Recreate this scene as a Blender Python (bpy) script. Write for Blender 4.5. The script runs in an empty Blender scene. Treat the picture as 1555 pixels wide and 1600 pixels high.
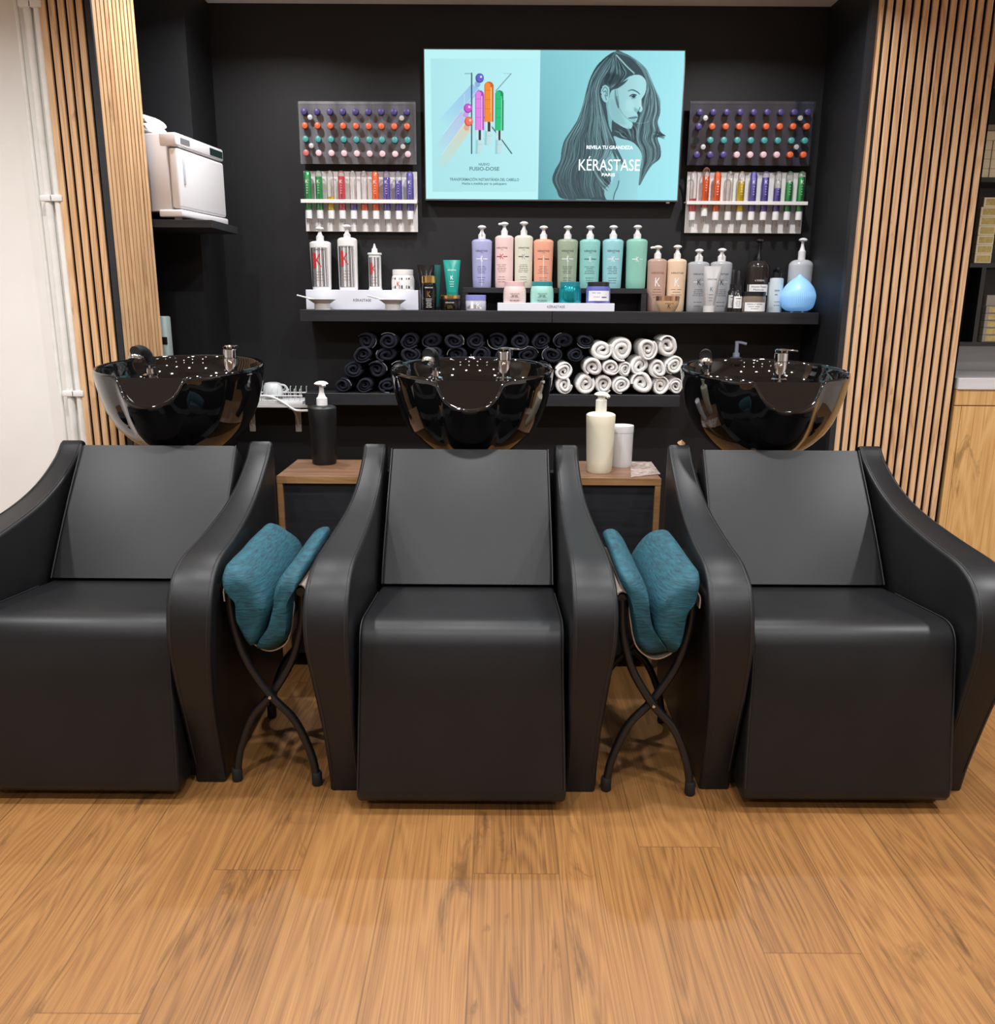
import bpy, bmesh, math, random
import numpy as np
from mathutils import Vector
random.seed(7)
rng = np.random.default_rng(11)
sc = bpy.context.scene
COL = sc.collection
PI = math.pi

# ------------------------------------------------------------------ camera model
FPX = 1340.0
CAMZ = 1.22
PITCH = math.radians(13.8)
ROLL = math.asin(0.00608)
_F = Vector((0, math.cos(PITCH), -math.sin(PITCH)))
_U0 = Vector((0, math.sin(PITCH), math.cos(PITCH)))
_R0 = Vector((1, 0, 0))
_R = _R0 * math.cos(ROLL) + _U0 * math.sin(ROLL)
_U = _U0 * math.cos(ROLL) - _R0 * math.sin(ROLL)
CAM = Vector((0, 0, CAMZ))

def ray(u, v):
    return _F + _R * ((u - 777.5) / FPX) + _U * ((800 - v) / FPX)
def at_y(u, v, Y):
    d = ray(u, v); return CAM + d * (Y / d.y)
def at_z(u, v, Z):
    d = ray(u, v); return CAM + d * ((Z - CAMZ) / d.z)
def mpp(u, v, Y):
    return (Y / ray(u, v).y) / FPX

cam_data = bpy.data.cameras.new('camera')
cam_data.sensor_fit = 'HORIZONTAL'
cam_data.sensor_width = 36.0
cam_data.lens = 36.0 * FPX / 1555.0
cam = bpy.data.objects.new('camera', cam_data)
COL.objects.link(cam)
from mathutils import Matrix
m3 = Matrix((_R, _U, -_F)).transposed()
cam.matrix_world = Matrix.Translation(CAM) @ m3.to_4x4()
sc.camera = cam

# ------------------------------------------------------------------ materials
def lin(c):
    return tuple((x / 12.92 if x <= 0.04045 else ((x + 0.055) / 1.055) ** 2.4) for x in c)
def rgb(r, g, b):
    return lin((r / 255.0, g / 255.0, b / 255.0))
MATS = {}
def mat(name, color, rough=0.5, metal=0.0, coat=0.0, emit=None, estr=1.0, spec=0.5, sheen=0.0):
    if name in MATS: return MATS[name]
    m = bpy.data.materials.new(name); m.use_nodes = True
    b = m.node_tree.nodes['Principled BSDF']
    b.inputs['Base Color'].default_value = (*color, 1)
    b.inputs['Roughness'].default_value = rough
    b.inputs['Metallic'].default_value = metal
    b.inputs['Coat Weight'].default_value = coat
    b.inputs['Specular IOR Level'].default_value = spec
    if sheen: b.inputs['Sheen Weight'].default_value = sheen
    if emit:
        b.inputs['Emission Color'].default_value = (*emit, 1)
        b.inputs['Emission Strength'].default_value = estr
    m.diffuse_color = (*color, 1)
    MATS[name] = m
    return m
def nd(nt, typ, ins=None, **props):
    n = nt.nodes.new(typ)
    for k, v in props.items(): setattr(n, k, v)
    if ins:
        for k, v in ins.items():
            s = n.inputs[k]
            if hasattr(v, 'is_output') or isinstance(v, bpy.types.NodeSocket): nt.links.new(v, s)
            else: s.default_value = v
    return n
def mth(nt, op, a, b=None, c=None):
    n = nt.nodes.new('ShaderNodeMath'); n.operation = op
    for i, v in enumerate((a, b, c)):
        if v is None: continue
        if isinstance(v, bpy.types.NodeSocket): nt.links.new(v, n.inputs[i])
        else: n.inputs[i].default_value = v
    return n.outputs[0]
def ramp(nt, fac, stops):
    n = nt.nodes.new('ShaderNodeValToRGB')
    cr = n.color_ramp
    while len(cr.elements) < len(stops): cr.elements.new(0.5)
    for e, (p, c) in zip(cr.elements, stops):
        e.position = p; e.color = (*c, 1)
    nt.links.new(fac, n.inputs[0])
    return n.outputs[0]
def mixc(nt, fac, a, b, mode='MIX'):
    n = nt.nodes.new('ShaderNodeMix'); n.data_type = 'RGBA'; n.blend_type = mode
    for s, v in ((n.inputs[0], fac), (n.inputs[6], a), (n.inputs[7], b)):
        if isinstance(v, bpy.types.NodeSocket): nt.links.new(v, s)
        elif isinstance(v, (int, float)): s.default_value = v
        else: s.default_value = (*v, 1)
    return n.outputs[2]
def bump_from(nt, h, strength, dist=0.002):
    n = nd(nt, 'ShaderNodeBump', {'Height': h, 'Strength': strength, 'Distance': dist})
    return n.outputs[0]

def wood_mat(name, base, dark, light, board_w, board_l, along='Y', across='X', rough=0.45, grain=1.0, seam=0.5,
             ring=60.0, off=0.0, ringamt=0.55, fib=200.0):
    m = bpy.data.materials.new(name); m.use_nodes = True
    nt = m.node_tree; b = nt.nodes['Principled BSDF']
    geo = nd(nt, 'ShaderNodeNewGeometry')
    sep = nd(nt, 'ShaderNodeSeparateXYZ', {0: geo.outputs['Position']})
    A = sep.outputs[along]; C = sep.outputs[across]
    cx = mth(nt, 'DIVIDE', mth(nt, 'ADD', C, 20.0 + off), board_w)
    ix = mth(nt, 'FLOOR', cx); fx = mth(nt, 'FRACT', cx)
    r1 = nd(nt, 'ShaderNodeTexWhiteNoise', {'W': ix}, noise_dimensions='1D').outputs[0]
    ay = mth(nt, 'DIVIDE', mth(nt, 'ADD', A, mth(nt, 'MULTIPLY', r1, board_l)), board_l)
    iy = mth(nt, 'FLOOR', ay); fy = mth(nt, 'FRACT', ay)
    cid = nd(nt, 'ShaderNodeCombineXYZ', {0: ix, 1: iy, 2: 3.0}).outputs[0]
    rn = nd(nt, 'ShaderNodeTexWhiteNoise', {'Vector': cid}, noise_dimensions='3D')
    rv = rn.outputs[0]
    ox = mth(nt, 'ADD', C, mth(nt, 'MULTIPLY', rv, 37.0))
    oz = mth(nt, 'MULTIPLY', rv, 91.0)
    # slow field whose contours give cathedral grain and knots
    v1 = nd(nt, 'ShaderNodeCombineXYZ', {0: mth(nt, 'MULTIPLY', ox, 5.5), 1: mth(nt, 'MULTIPLY', A, 0.42), 2: oz}).outputs[0]
    n1 = nd(nt, 'ShaderNodeTexNoise', {'Vector': v1, 'Scale': 1.0, 'Detail': 3.0, 'Roughness': 0.5, 'Distortion': 0.35}).outputs[0]
    rg = mth(nt, 'MULTIPLY_ADD', mth(nt, 'SINE', mth(nt, 'MULTIPLY', n1, ring * 2.6)), 0.5, 0.5)
    # fibres
    v2 = nd(nt, 'ShaderNodeCombineXYZ', {0: mth(nt, 'MULTIPLY', ox, fib), 1: mth(nt, 'MULTIPLY', A, 2.2), 2: oz}).outputs[0]
    n2 = nd(nt, 'ShaderNodeTexNoise', {'Vector': v2, 'Scale': 1.0, 'Detail': 3.0, 'Roughness': 0.6, 'Distortion': 0.1}).outputs[0]
    v3 = nd(nt, 'ShaderNodeCombineXYZ', {0: mth(nt, 'MULTIPLY', ox, 11.0), 1: mth(nt, 'MULTIPLY', A, 2.6), 2: oz}).outputs[0]
    n3 = nd(nt, 'ShaderNodeTexNoise', {'Vector': v3, 'Scale': 1.0, 'Detail': 6.0, 'Roughness': 0.66, 'Distortion': 1.1}).outputs[0]
    fac = mth(nt, 'ADD', mth(nt, 'MULTIPLY', rg, 0.20 * ringamt), mth(nt, 'MULTIPLY_ADD', n2, 0.85 * grain, 0.425 - 0.425 * grain))
    fac = mth(nt, 'ADD', fac, mth(nt, 'MULTIPLY', rv, 0.16))
    col = ramp(nt, fac, [(0.28, dark), (0.52, base), (0.80, light)])
    # dark knot streaks
    kn = mth(nt, 'SMOOTH_MIN', n3, 1.0, 0.01)
    kd = nd(nt, 'ShaderNodeMapRange', {0: kn, 1: 0.60, 2: 0.70, 3: 0.0, 4: 0.72}).outputs[0]
    kd = mth(nt, 'MULTIPLY', kd, mth(nt, 'MULTIPLY_ADD', n2, 0.9, 0.35))
    col = mixc(nt, kd, col, tuple(x * 0.42 for x in dark))
    # board seams
    if seam > 0:
        e1 = mth(nt, 'MINIMUM', fx, mth(nt, 'SUBTRACT', 1.0, fx))
        e2 = mth(nt, 'MULTIPLY', mth(nt, 'MINIMUM', fy, mth(nt, 'SUBTRACT', 1.0, fy)), board_l / board_w)
        e = mth(nt, 'MINIMUM', e1, e2)
        sm = nd(nt, 'ShaderNodeMapRange', {0: e, 1: 0.0, 2: 0.011, 3: seam, 4: 0.0}).outputs[0]
        col = mixc(nt, sm, col, tuple(x * 0.35 for x in dark))
    nt.links.new(col, b.inputs['Base Color'])
    b.inputs['Roughness'].default_value = rough
    nt.links.new(bump_from(nt, n2, 0.12, 0.0015), b.inputs['Normal'])
    MATS[name] = m
    return m

def noise_mat(name, c1, c2, scale, rough=0.5, bump=0.0, bdist=0.002, stretch=(1, 1, 1), detail=4.0, metal=0.0,
              coat=0.0, sheen=0.0, spec=0.5, lo=0.35, hi=0.65, coord='Position', bscale=None):
    m = bpy.data.materials.new(name); m.use_nodes = True
    nt = m.node_tree; b = nt.nodes['Principled BSDF']
    if coord == 'Position': src = nd(nt, 'ShaderNodeNewGeometry').outputs['Position']
    else: src = nd(nt, 'ShaderNodeTexCoord').outputs['Object']
    mp = nd(nt, 'ShaderNodeMapping', {'Vector': src, 'Scale': stretch}).outputs[0]
    n = nd(nt, 'ShaderNodeTexNoise', {'Vector': mp, 'Scale': scale, 'Detail': detail, 'Roughness': 0.6}).outputs[0]
    nt.links.new(ramp(nt, n, [(lo, c1), (hi, c2)]), b.inputs['Base Color'])
    b.inputs['Roughness'].default_value = rough
    b.inputs['Metallic'].default_value = metal
    b.inputs['Coat Weight'].default_value = coat
    b.inputs['Sheen Weight'].default_value = sheen
    b.inputs['Specular IOR Level'].default_value = spec
    if bump:
        h = n
        if bscale: h = nd(nt, 'ShaderNodeTexNoise', {'Vector': mp, 'Scale': bscale, 'Detail': 3.0}).outputs[0]
        nt.links.new(bump_from(nt, h, bump, bdist), b.inputs['Normal'])
    MATS[name] = m
    return m

def glass_mat(name, tint, face=0.12):
    m = bpy.data.materials.new(name); m.use_nodes = True
    nt = m.node_tree; nt.nodes.clear()
    out = nd(nt, 'ShaderNodeOutputMaterial')
    tr = nd(nt, 'ShaderNodeBsdfTransparent', {'Color': (*tint, 1)})
    gl = nd(nt, 'ShaderNodeBsdfGlossy', {'Color': (1, 1, 1, 1), 'Roughness': 0.06})
    lw = nd(nt, 'ShaderNodeLayerWeight', {'Blend': 0.25})
    f = mth(nt, 'MULTIPLY_ADD', lw.outputs['Fresnel'], 0.75, face)
    mx = nd(nt, 'ShaderNodeMixShader', {0: f, 1: tr.outputs[0], 2: gl.outputs[0]})
    nt.links.new(mx.outputs[0], out.inputs[0])
    MATS[name] = m
    return m

LEATHER = noise_mat('black_leather', rgb(17, 18, 20), rgb(20, 21, 23), 9, rough=0.43, bump=0.24, bdist=0.0008, bscale=620, coord='Object', spec=0.36)
STITCH = mat('black_thread', rgb(24, 24, 26), 0.5)
CERAMIC = mat('black_ceramic', (0.0035, 0.0035, 0.0038), 0.04, coat=0.6)
CHROME = mat('chrome', (0.60, 0.61, 0.64), 0.06, metal=1.0)
BLACKPL = mat('black_plastic', rgb(22, 22, 24), 0.4)
BLACKMET = mat('black_powder_coat', rgb(20, 20, 22), 0.38)
RUBBER = mat('rubber', rgb(16, 16, 17), 0.7)
BLACKWALL = noise_mat('black_paint', rgb(11, 12, 16), rgb(15, 16, 20), 3.0, rough=0.58, bump=0.15, bdist=0.002, bscale=90)
BLACKWOOD = noise_mat('black_stained_board', rgb(26, 27, 31), rgb(36, 37, 42), 6, rough=0.5, stretch=(0.6, 12, 12), bump=0.1)
WHITEWALL = noise_mat('white_plaster', rgb(233, 231, 226), rgb(238, 236, 232), 2.0, rough=0.85, bump=0.08, bscale=60)
CEILM = mat('ceiling_paint', rgb(226, 226, 224), 0.9)
WHITEPIPE = noise_mat('white_pipe_paint', rgb(228, 227, 220), rgb(240, 239, 234), 12, rough=0.4)
WHITEPL = mat('white_plastic', rgb(236, 236, 236), 0.35)
WHITECARD = mat('white_card', rgb(226, 228, 238), 0.45)
WHITEACR = mat('white_acrylic', rgb(232, 230, 228), 0.25)
FLOORM = wood_mat('oak_laminate_floor', rgb(131, 90, 48), rgb(76, 49, 25), rgb(156, 113, 64), 0.19, 1.35, rough=0.42, seam=0.55, grain=0.84, ringamt=0.66, ring=70.0, fib=560.0)
SLATM = wood_mat('oak_slat', rgb(200, 157, 112), rgb(152, 108, 70), rgb(220, 182, 138), 0.0325, 30.0, along='Z', across='X', rough=0.55, seam=0, grain=0.9, ringamt=0.8, off=0.0)
SLATB = wood_mat('oak_slat_side', rgb(200, 157, 112), rgb(152, 108, 70), rgb(220, 182, 138), 0.031, 30.0, along='Z', across='Y', rough=0.55, seam=0, grain=0.9, ringamt=0.8)
CABM = wood_mat('oak_cabinet', rgb(206, 160, 98), rgb(160, 112, 58), rgb(224, 184, 124), 0.9, 30.0, along='Z', across='X', rough=0.5, seam=0, ringamt=1.0, grain=0.7)
TABLEW = wood_mat('walnut_laminate', rgb(126, 92, 68), rgb(84, 60, 46), rgb(150, 116, 90), 0.9, 30, along='X', across='Y', rough=0.35, seam=0, grain=0.8)
TABLEE = wood_mat('oak_edge', rgb(150, 112, 70), rgb(116, 84, 50), rgb(166, 128, 86), 0.9, 30, along='X', across='Z', rough=0.45, seam=0, grain=0.7)
FELT = mat('black_felt', rgb(9, 8, 8), 0.95, spec=0.1)
TOWELW = noise_mat('white_terry', rgb(226, 224, 220), rgb(240, 239, 236), 240, rough=0.95, bump=0.5, bdist=0.003, coord='Object', sheen=0.3)
TOWELN = noise_mat('navy_terry', rgb(10, 13, 26), rgb(17, 22, 40), 240, rough=0.95, bump=0.5, bdist=0.003, coord='Object')
TEAL = noise_mat('teal_chenille', rgb(3, 44, 58), rgb(17, 84, 98), 85, rough=0.75, bump=0.45, bdist=0.003, stretch=(0.45, 0.35, 3.2), coord='Object', lo=0.3, hi=0.7)
BEIGE = mat('beige_canvas', rgb(188, 172, 158), 0.8)
GREYCOUNTER = noise_mat('grey_counter', rgb(190, 190, 192), rgb(214, 214, 216), 3, rough=0.35, stretch=(0.4, 1, 4))
SILVER = mat('silver_foil', (0.72, 0.74, 0.78), 0.25, metal=0.75)
GOLD = mat('gold_foil', rgb(226, 190, 120), 0.22, metal=1.0)
GLASS = glass_mat('clear_glass', (0.97, 0.97, 0.97), 0.10)
ACRYL = glass_mat('clear_acrylic', (0.88, 0.88, 0.90), 0.035)
INK = mat('dark_print', rgb(48, 48, 54), 0.6)
INKW = mat('white_print', rgb(242, 242, 242), 0.5)
INKR = mat('red_print', rgb(200, 50, 54), 0.5)

# ------------------------------------------------------------------ geometry
class G:
    def __init__(self): self.V = []; self.F = []; self.I = []
    def add(self, vf, m=0, o=(0, 0, 0)):
        V, F = vf; n = len(self.V)
        self.V += [(v[0] + o[0], v[1] + o[1], v[2] + o[2]) for v in V]
        self.F += [tuple(i + n for i in f) for f in F]
        self.I += [m] * len(F)
        return self
    def build(self, name, mats, parent=None, smooth=35, loc=None, fix=True):
        me = bpy.data.meshes.new(name)
        me.from_pydata(self.V, [], self.F); me.update()
        if not isinstance(mats, (list, tuple)): mats = [mats]
        for m in mats: me.materials.append(m)
        me.polygons.foreach_set('material_index', self.I)
        if fix:
            bm = bmesh.new(); bm.from_mesh(me)
            bmesh.ops.recalc_face_normals(bm, faces=bm.faces); bm.to_mesh(me); bm.free()
        if smooth:
            me.polygons.foreach_set('use_smooth', [True] * len(me.polygons))
            me.set_sharp_from_angle(angle=math.radians(smooth))
        o = bpy.data.objects.new(name, me); COL.objects.link(o)
        if parent: o.parent = parent
        if loc is not None: o.location = loc
        return o

def box(x0, x1, y0, y1, z0, z1, bev=0.0, seg=2):
    bm = bmesh.new(); bmesh.ops.create_cube(bm, size=1.0)
    for v in bm.verts:
        v.co = Vector((x0 + (v.co.x + .5) * (x1 - x0), y0 + (v.co.y + .5) * (y1 - y0), z0 + (v.co.z + .5) * (z1 - z0)))
    if bev: bmesh.ops.bevel(bm, geom=bm.edges[:], offset=bev, segments=seg, affect='EDGES', profile=0.5)
    bm.verts.index_update()
    r = ([tuple(v.co) for v in bm.verts], [tuple(v.index for v in f.verts) for f in bm.faces])
    bm.free(); return r
def lathe(prof, seg=28, sx=1.0, sy=1.0, axis='z'):
    V = []; F = []; n = len(prof)
    for k in range(seg):
        a = 2 * PI * k / seg
        for r, z in prof: V.append((r * math.cos(a) * sx, r * math.sin(a) * sy, z))
    for k in range(seg):
        k2 = (k + 1) % seg
        for i in range(n - 1): F.append((k * n + i, k2 * n + i, k2 * n + i + 1, k * n + i + 1))
    if prof[0][0] > 1e-6: F.append(tuple(k * n for k in range(seg))[::-1])
    if prof[-1][0] > 1e-6: F.append(tuple(k * n + n - 1 for k in range(seg)))
    V2 = V
    if axis == 'y': V2 = [(x, z, y) for x, y, z in V]
    if axis == 'x': V2 = [(z, x, y) for x, y, z in V]
    return V2, F
def crom(P, n=6, closed=False):
    P = [Vector(p) for p in P]; out = []; N = len(P)
    for i in range(N if closed else N - 1):
        if closed: a, b, c, d = P[i - 1], P[i], P[(i + 1) % N], P[(i + 2) % N]
        else: a, b, c, d = P[max(i - 1, 0)], P[i], P[i + 1], P[min(i + 2, N - 1)]
        for k in range(n):
            t = k / n
            out.append(0.5 * ((2 * b) + (c - a) * t + (2 * a - 5 * b + 4 * c - d) * t * t + (3 * b - a - 3 * c + d) * t ** 3))
    if not closed: out.append(P[-1])
    return out
def tube(P, r, seg=10, n=6, smooth=True, cap=True):
    pts = crom(P, n) if smooth and len(P) > 2 else [Vector(p) for p in P]
    V = []; F = []; up = None
    for i, p in enumerate(pts):
        d = (pts[min(i + 1, len(pts) - 1)] - pts[max(i - 1, 0)]).normalized()
        if up is None: up = d.orthogonal().normalized()
        up = (up - d * up.dot(d)).normalized(); sd = d.cross(up)
        rr = r(i / (len(pts) - 1)) if callable(r) else r
        for k in range(seg):
            a = 2 * PI * k / seg
            V.append(tuple(p + up * (rr * math.cos(a)) + sd * (rr * math.sin(a))))
    for i in range(len(pts) - 1):
        for k in range(seg):
            k2 = (k + 1) % seg
            F.append((i * seg + k, i * seg + k2, (i + 1) * seg + k2, (i + 1) * seg + k))
    if cap:
        F.append(tuple(range(seg))[::-1]); F.append(tuple((len(pts) - 1) * seg + k for k in range(seg)))
    return V, F
def loft(rings, cap=True):
    n = len(rings[0]); V = [tuple(p) for r in rings for p in r]; F = []
    for i in range(len(rings) - 1):
        for k in range(n):
            k2 = (k + 1) % n
            F.append((i * n + k, i * n + k2, (i + 1) * n + k2, (i + 1) * n + k))
    if cap:
        F.append(tuple(range(n))[::-1]); F.append(tuple((len(rings) - 1) * n + k for k in range(n)))
    return V, F
def inset(poly, d):
    n = len(poly); out = []
    area = sum(poly[i][0] * poly[(i + 1) % n][1] - poly[(i + 1) % n][0] * poly[i][1] for i in range(n))
    s = 1 if area > 0 else -1
    for i in range(n):
        a, b, c = poly[i - 1], poly[i], poly[(i + 1) % n]
        e1 = Vector((b[0] - a[0], b[1] - a[1])); e2 = Vector((c[0] - b[0], c[1] - b[1]))
        if e1.length < 1e-9 or e2.length < 1e-9: out.append(b); continue
        n1 = Vector((-e1.y, e1.x)).normalized() * s; n2 = Vector((-e2.y, e2.x)).normalized() * s
        m = n1 + n2
        if m.length < 1e-6: m = n1
        m.normalize(); k = min(1.0 / max(m.dot(n1), 0.5), 1.6)
        out.append((b[0] + m.x * d * k, b[1] + m.y * d * k))
    return out
def slab(prof, xl, xr, r=0.012, steps=4, mid=1):
    """closed (y,z) profile swept between x = xl(y,z) and x = xr(y,z) with rounded rims"""
    rings = []
    fl = xl if callable(xl) else (lambda y, z: xl); fr = xr if callable(xr) else (lambda y, z: xr)
    seq = []
    for k in range(steps + 1):
        a = PI / 2 * k / steps; seq.append((r * (1 - math.sin(a)), r * (1 - math.cos(a))))
    for xo, ins in [(s[1], s[0]) for s in seq[::1]]:
        p = inset(prof, ins); rings.append([(fl(q[0], q[1]) + xo, p[i][0], p[i][1]) for i, q in enumerate(prof)])
    for k in range(1, mid):
        t = k / mid
        rings.append([(fl(*q) + r + (fr(*q) - fl(*q) - 2 * r) * t, q[0], q[1]) for q in prof])
    for xo, ins in [(s[1], s[0]) for s in seq[::-1]]:
        p = inset(prof, ins); rings.append([(fr(q[0], q[1]) - xo, p[i][0], p[i][1]) for i, q in enumerate(prof)])
    return loft(rings)

_tc = {}
def textvf(s, width=None, height=None, bold=0.0):
    key = (s, bold)
    if key not in _tc:
        cu = bpy.data.curves.new('t', 'FONT'); cu.body = s; cu.size = 1.0; cu.resolution_u = 3; cu.offset = bold
        o = bpy.data.objects.new('t', cu); COL.objects.link(o)
        dg = bpy.context.evaluated_depsgraph_get(); dg.update()
        me = bpy.data.meshes.new_from_object(o.evaluated_get(dg))
        V = [(v.co.x, v.co.y) for v in me.vertices]; F = [tuple(p.vertices) for p in me.polygons]
        bpy.data.objects.remove(o); bpy.data.curves.remove(cu); bpy.data.meshes.remove(me)
        _tc[key] = (V, F)
    V, F = _tc[key]
    xs = [v[0] for v in V]; ys = [v[1] for v in V]
    w = max(xs) - min(xs); h = max(ys) - min(ys)
    kx = width / w if width else height / h
    ky = height / h if height else kx
    ox = (max(xs) + min(xs)) / 2; oy = (max(ys) + min(ys)) / 2
    return [((v[0] - ox) * kx, (v[1] - oy) * ky) for v in V], F

# ------------------------------------------------------------------ scene bookkeeping
def tag(o, label=None, cat=None, group=None, kind=None):
    if label: o['label'] = label
    if cat: o['category'] = cat
    if group: o['group'] = group
    if kind: o['kind'] = kind
    return o
def thing(name, label, cat, loc=(0, 0, 0), rz=0.0, group=None):
    o = bpy.data.objects.new(name, None); COL.objects.link(o)
    o.empty_display_size = 0.05
    o.location = loc; o.rotation_euler = (0, 0, rz)
    return tag(o, label, cat, group)
def struct(name, vf, m, label=None):
    o = G().add(vf).build(name, m, smooth=None)
    o['kind'] = 'structure'
    if label: o['label'] = label
    return o
def copy_tree(o, parent=None):
    c = o.copy(); COL.objects.link(c)
    if parent is not None: c.parent = parent
    for ch in list(o.children): copy_tree(ch, c)
    return c
ORD = ['first', 'second', 'third', 'fourth', 'fifth', 'sixth', 'seventh', 'eighth', 'ninth', 'tenth', 'eleventh', 'twelfth', 'thirteenth', 'fourteenth']
SCREEN_E = 0.9
LP = (14, 10, 10.5, 12, 10)
EXPO = 0.12
# ================================================================== SETTING
YW = 4.0
XR = 1.385
XLW = -1.228          # right face of the boxed-in column at the back left
H = 2.428
struct('floor', box(-3.2, 3.2, -3.4, 4.3, -0.06, 0.0), FLOORM)
struct('ceiling', box(-3.2, 3.2, -3.4, 4.3, H, H + 0.08), CEILM)
struct('wall_back', box(XLW - 0.6, XR + 0.06, YW, YW + 0.1, 0, H), BLACKWALL)
struct('wall_alcove_column', box(-1.80, XLW, 3.69, YW, 0, H), BLACKWALL)
struct('wall_alcove_left', box(-1.86, -1.80, 3.125, YW, 0, H), BLACKWALL)
struct('wall_alcove_right', box(XR, XR + 0.06, 3.535, YW, 0, H), BLACKWALL)
struct('wall_left', box(-3.2, -1.43, 3.045, 3.12, 0, H), WHITEWALL)
struct('wall_room_left', box(-3.26, -3.2, -3.4, 3.12, 0, H), WHITEWALL)
struct('wall_room_right', box(3.2, 3.26, -3.4, 4.3, 0, H), WHITEWALL)
struct('wall_front', box(-3.2, 3.2, -3.46, -3.4, 0, H), WHITEWALL)
struct('wall_right', box(XR + 0.06, 3.2, 4.0, 4.1, 0, H), WHITEWALL)

# ---------------------------------------------------------------- slat panels
def slat_panel(name, label, loc, rz, width, pitch, slatw, n, mw, felt_pad=0.0):
    t = thing(name, label, 'wall panel', loc, rz)
    G().add(box(0, width, 0.011, 0.022, 0, H)).build('backing_board', FELT, t, None)
    g = G()
    for i in range(n):
        g.add(box(i * pitch, i * pitch + slatw, 0.001, 0.011, 0, H, 0.0006, 1))
    g.build('slats', mw, t, None)
    return t
# right of the alcove (16 slats)
PR = 0.0336
x0 = at_y(1300, 690, 3.53).x
m = wood_mat('oak_slat_right', rgb(210, 168, 126), rgb(168, 124, 86), rgb(228, 192, 152), PR, 30.0, along='Z', across='X', rough=0.55, seam=0, grain=0.9, ringamt=1.0, off=PR * 700 - (x0 + 20) + 0.004)
PRN = 14
slat_panel('slat_panel', 'wide oak slat wall panel right of the black alcove', (x0 + 0.012, 3.53, 0), 0, PRN * PR, PR, 0.0212, PRN, m)
struct('trim_1', box(x0 - 0.012, x0 + 0.0105, 3.526, 3.56, 0, H), BLACKWOOD)
# left pier: front strip A and side strip B
YA, YB = 3.0, 3.36
xa1 = at_y(143, 0, YA).x
PA = 0.0290
xa0 = xa1 - 0.168
m = wood_mat('oak_slat_left', rgb(206, 163, 118), rgb(160, 114, 74), rgb(224, 186, 142), PA, 30.0, along='Z', across='X', rough=0.55, seam=0, grain=0.9, ringamt=1.0, off=PA * 700 - (xa0 + 20) + 0.003)
slat_panel('slat_panel', 'narrow oak slat strip with five wide slats beside the white pipes', (xa0, YA, 0), 0, 0.141, PA, 0.0195, 5, m)
struct('trim_2', box(xa1 - 0.0225, xa1 - 0.004, YA - 0.003, YA + 0.006, 0, H), BLACKWOOD)
PB = 0.0318
m = wood_mat('oak_slat_return', rgb(200, 157, 114), rgb(154, 110, 72), rgb(218, 180, 136), PB, 30.0, along='Z', across='Y', rough=0.55, seam=0, grain=0.9, ringamt=1.0, off=PB * 700 - (YA + 20) + 0.004)
slat_panel('slat_panel', 'oak slat panel on the pier side facing the basins', (xa1 - 0.003, YA + 0.008, 0), PI / 2, 0.350, PB, 0.0235, 11, m)
struct('wall_pier', box(xa0, xa1 - 0.026, YA + 0.0225, YB, 0, H), BLACKWALL)

# ---------------------------------------------------------------- pipes on the white wall
for (u, r, lab) in ((24, 0.007, 'thin white conduit, leftmost pipe on the white wall'),
                    (41, 0.0125, 'white painted pipe in the middle of three on white wall'),
                    (57, 0.0125, 'white painted pipe next to the oak slat strip')):
    p = at_y(u, 0, 3.015)
    t = thing('wall_pipe', lab, 'pipe', (p.x, 3.015, 0), 0)
    G().add(tube([(0, 0, 0), (0, 0, H)], r, 14, smooth=False, cap=False)).build('pipe', WHITEPIPE, t)
    for v in ((8, 310, 614) if r > 0.01 else ()):
        z = at_y(50, v, 3.015).z
        g = G().add(box(-r - 0.008, r + 0.008, -r - 0.006, 0.024, z - 0.010, z + 0.010, 0.003))
        g.build('pipe_clamp', WHITEPL, t)

# ---------------------------------------------------------------- counter and shelf unit on the right
XC0 = x0 + PRN * PR + 0.02
t = thing('counter_cabinet', 'oak counter cabinet at the right edge, under the box shelves', 'cabinet', (XC0, 3.53, 0))
zc = at_y(1520, 600, 3.53).z
zt = at_y(1520, 609, 3.52).z; ztt = at_y(1520, 591, 3.52).z
G().add(box(0, 0.9, 0.02, 0.46, 0.0, zt - 0.002)).build('carcass', CABM, t)
zr = at_y(1520, 634, 3.53).z
G().add(box(0.0, 0.9, 0.0, 0.02, zr + 0.002, zt - 0.001, 0.001, 1)).build('top_rail', CABM, t)
G().add(box(0.0, 0.028, 0.0, 0.02, 0.05, zr - 0.002, 0.001, 1)).build('stile', CABM, t)
G().add(box(0.030, 0.75, 0.0, 0.02, 0.05, zr - 0.002, 0.001, 1)).build('door', CABM, t)
o = G().add(box(XC0, XC0 + 0.9, 3.52, 3.99, zt, ztt, 0.002, 1)).build('countertop', GREYCOUNTER)
tag(o, 'grey countertop on the oak cabinet at the right edge', 'countertop')
zs = at_y(1520, 541, 3.76).z
o = G().add(box(XC0, XC0 + 0.9, 3.93, 3.99, ztt, zs - 0.001)).build('splashback', GREYCOUNTER)
tag(o, 'grey splashback panel between counter and black shelves', 'splashback')
t = thing('shelf_unit', 'black shelf unit of product boxes at the right edge', 'shelf', (XC0, 3.76, zs))
BSH = mat('black_melamine', rgb(30, 32, 34), 0.45)
G().add(box(-0.05, 0.9, 0.20, 0.22, 0, 2.40 - zs)).build('back_panel', BSH, t)
shz = [0.0, at_y(1530, 411, 3.76).z - zs - 0.018, at_y(1540, 277, 3.76).z - zs - 0.018, at_y(1540, 130, 3.76).z - zs - 0.018, 2.38 - zs]
for z in shz: G().add(box(-0.05, 0.9, 0, 0.20, z, z + 0.018)).build('shelf', BSH, t)
xd = at_y(1530, 500, 3.76).x - XC0
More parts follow.
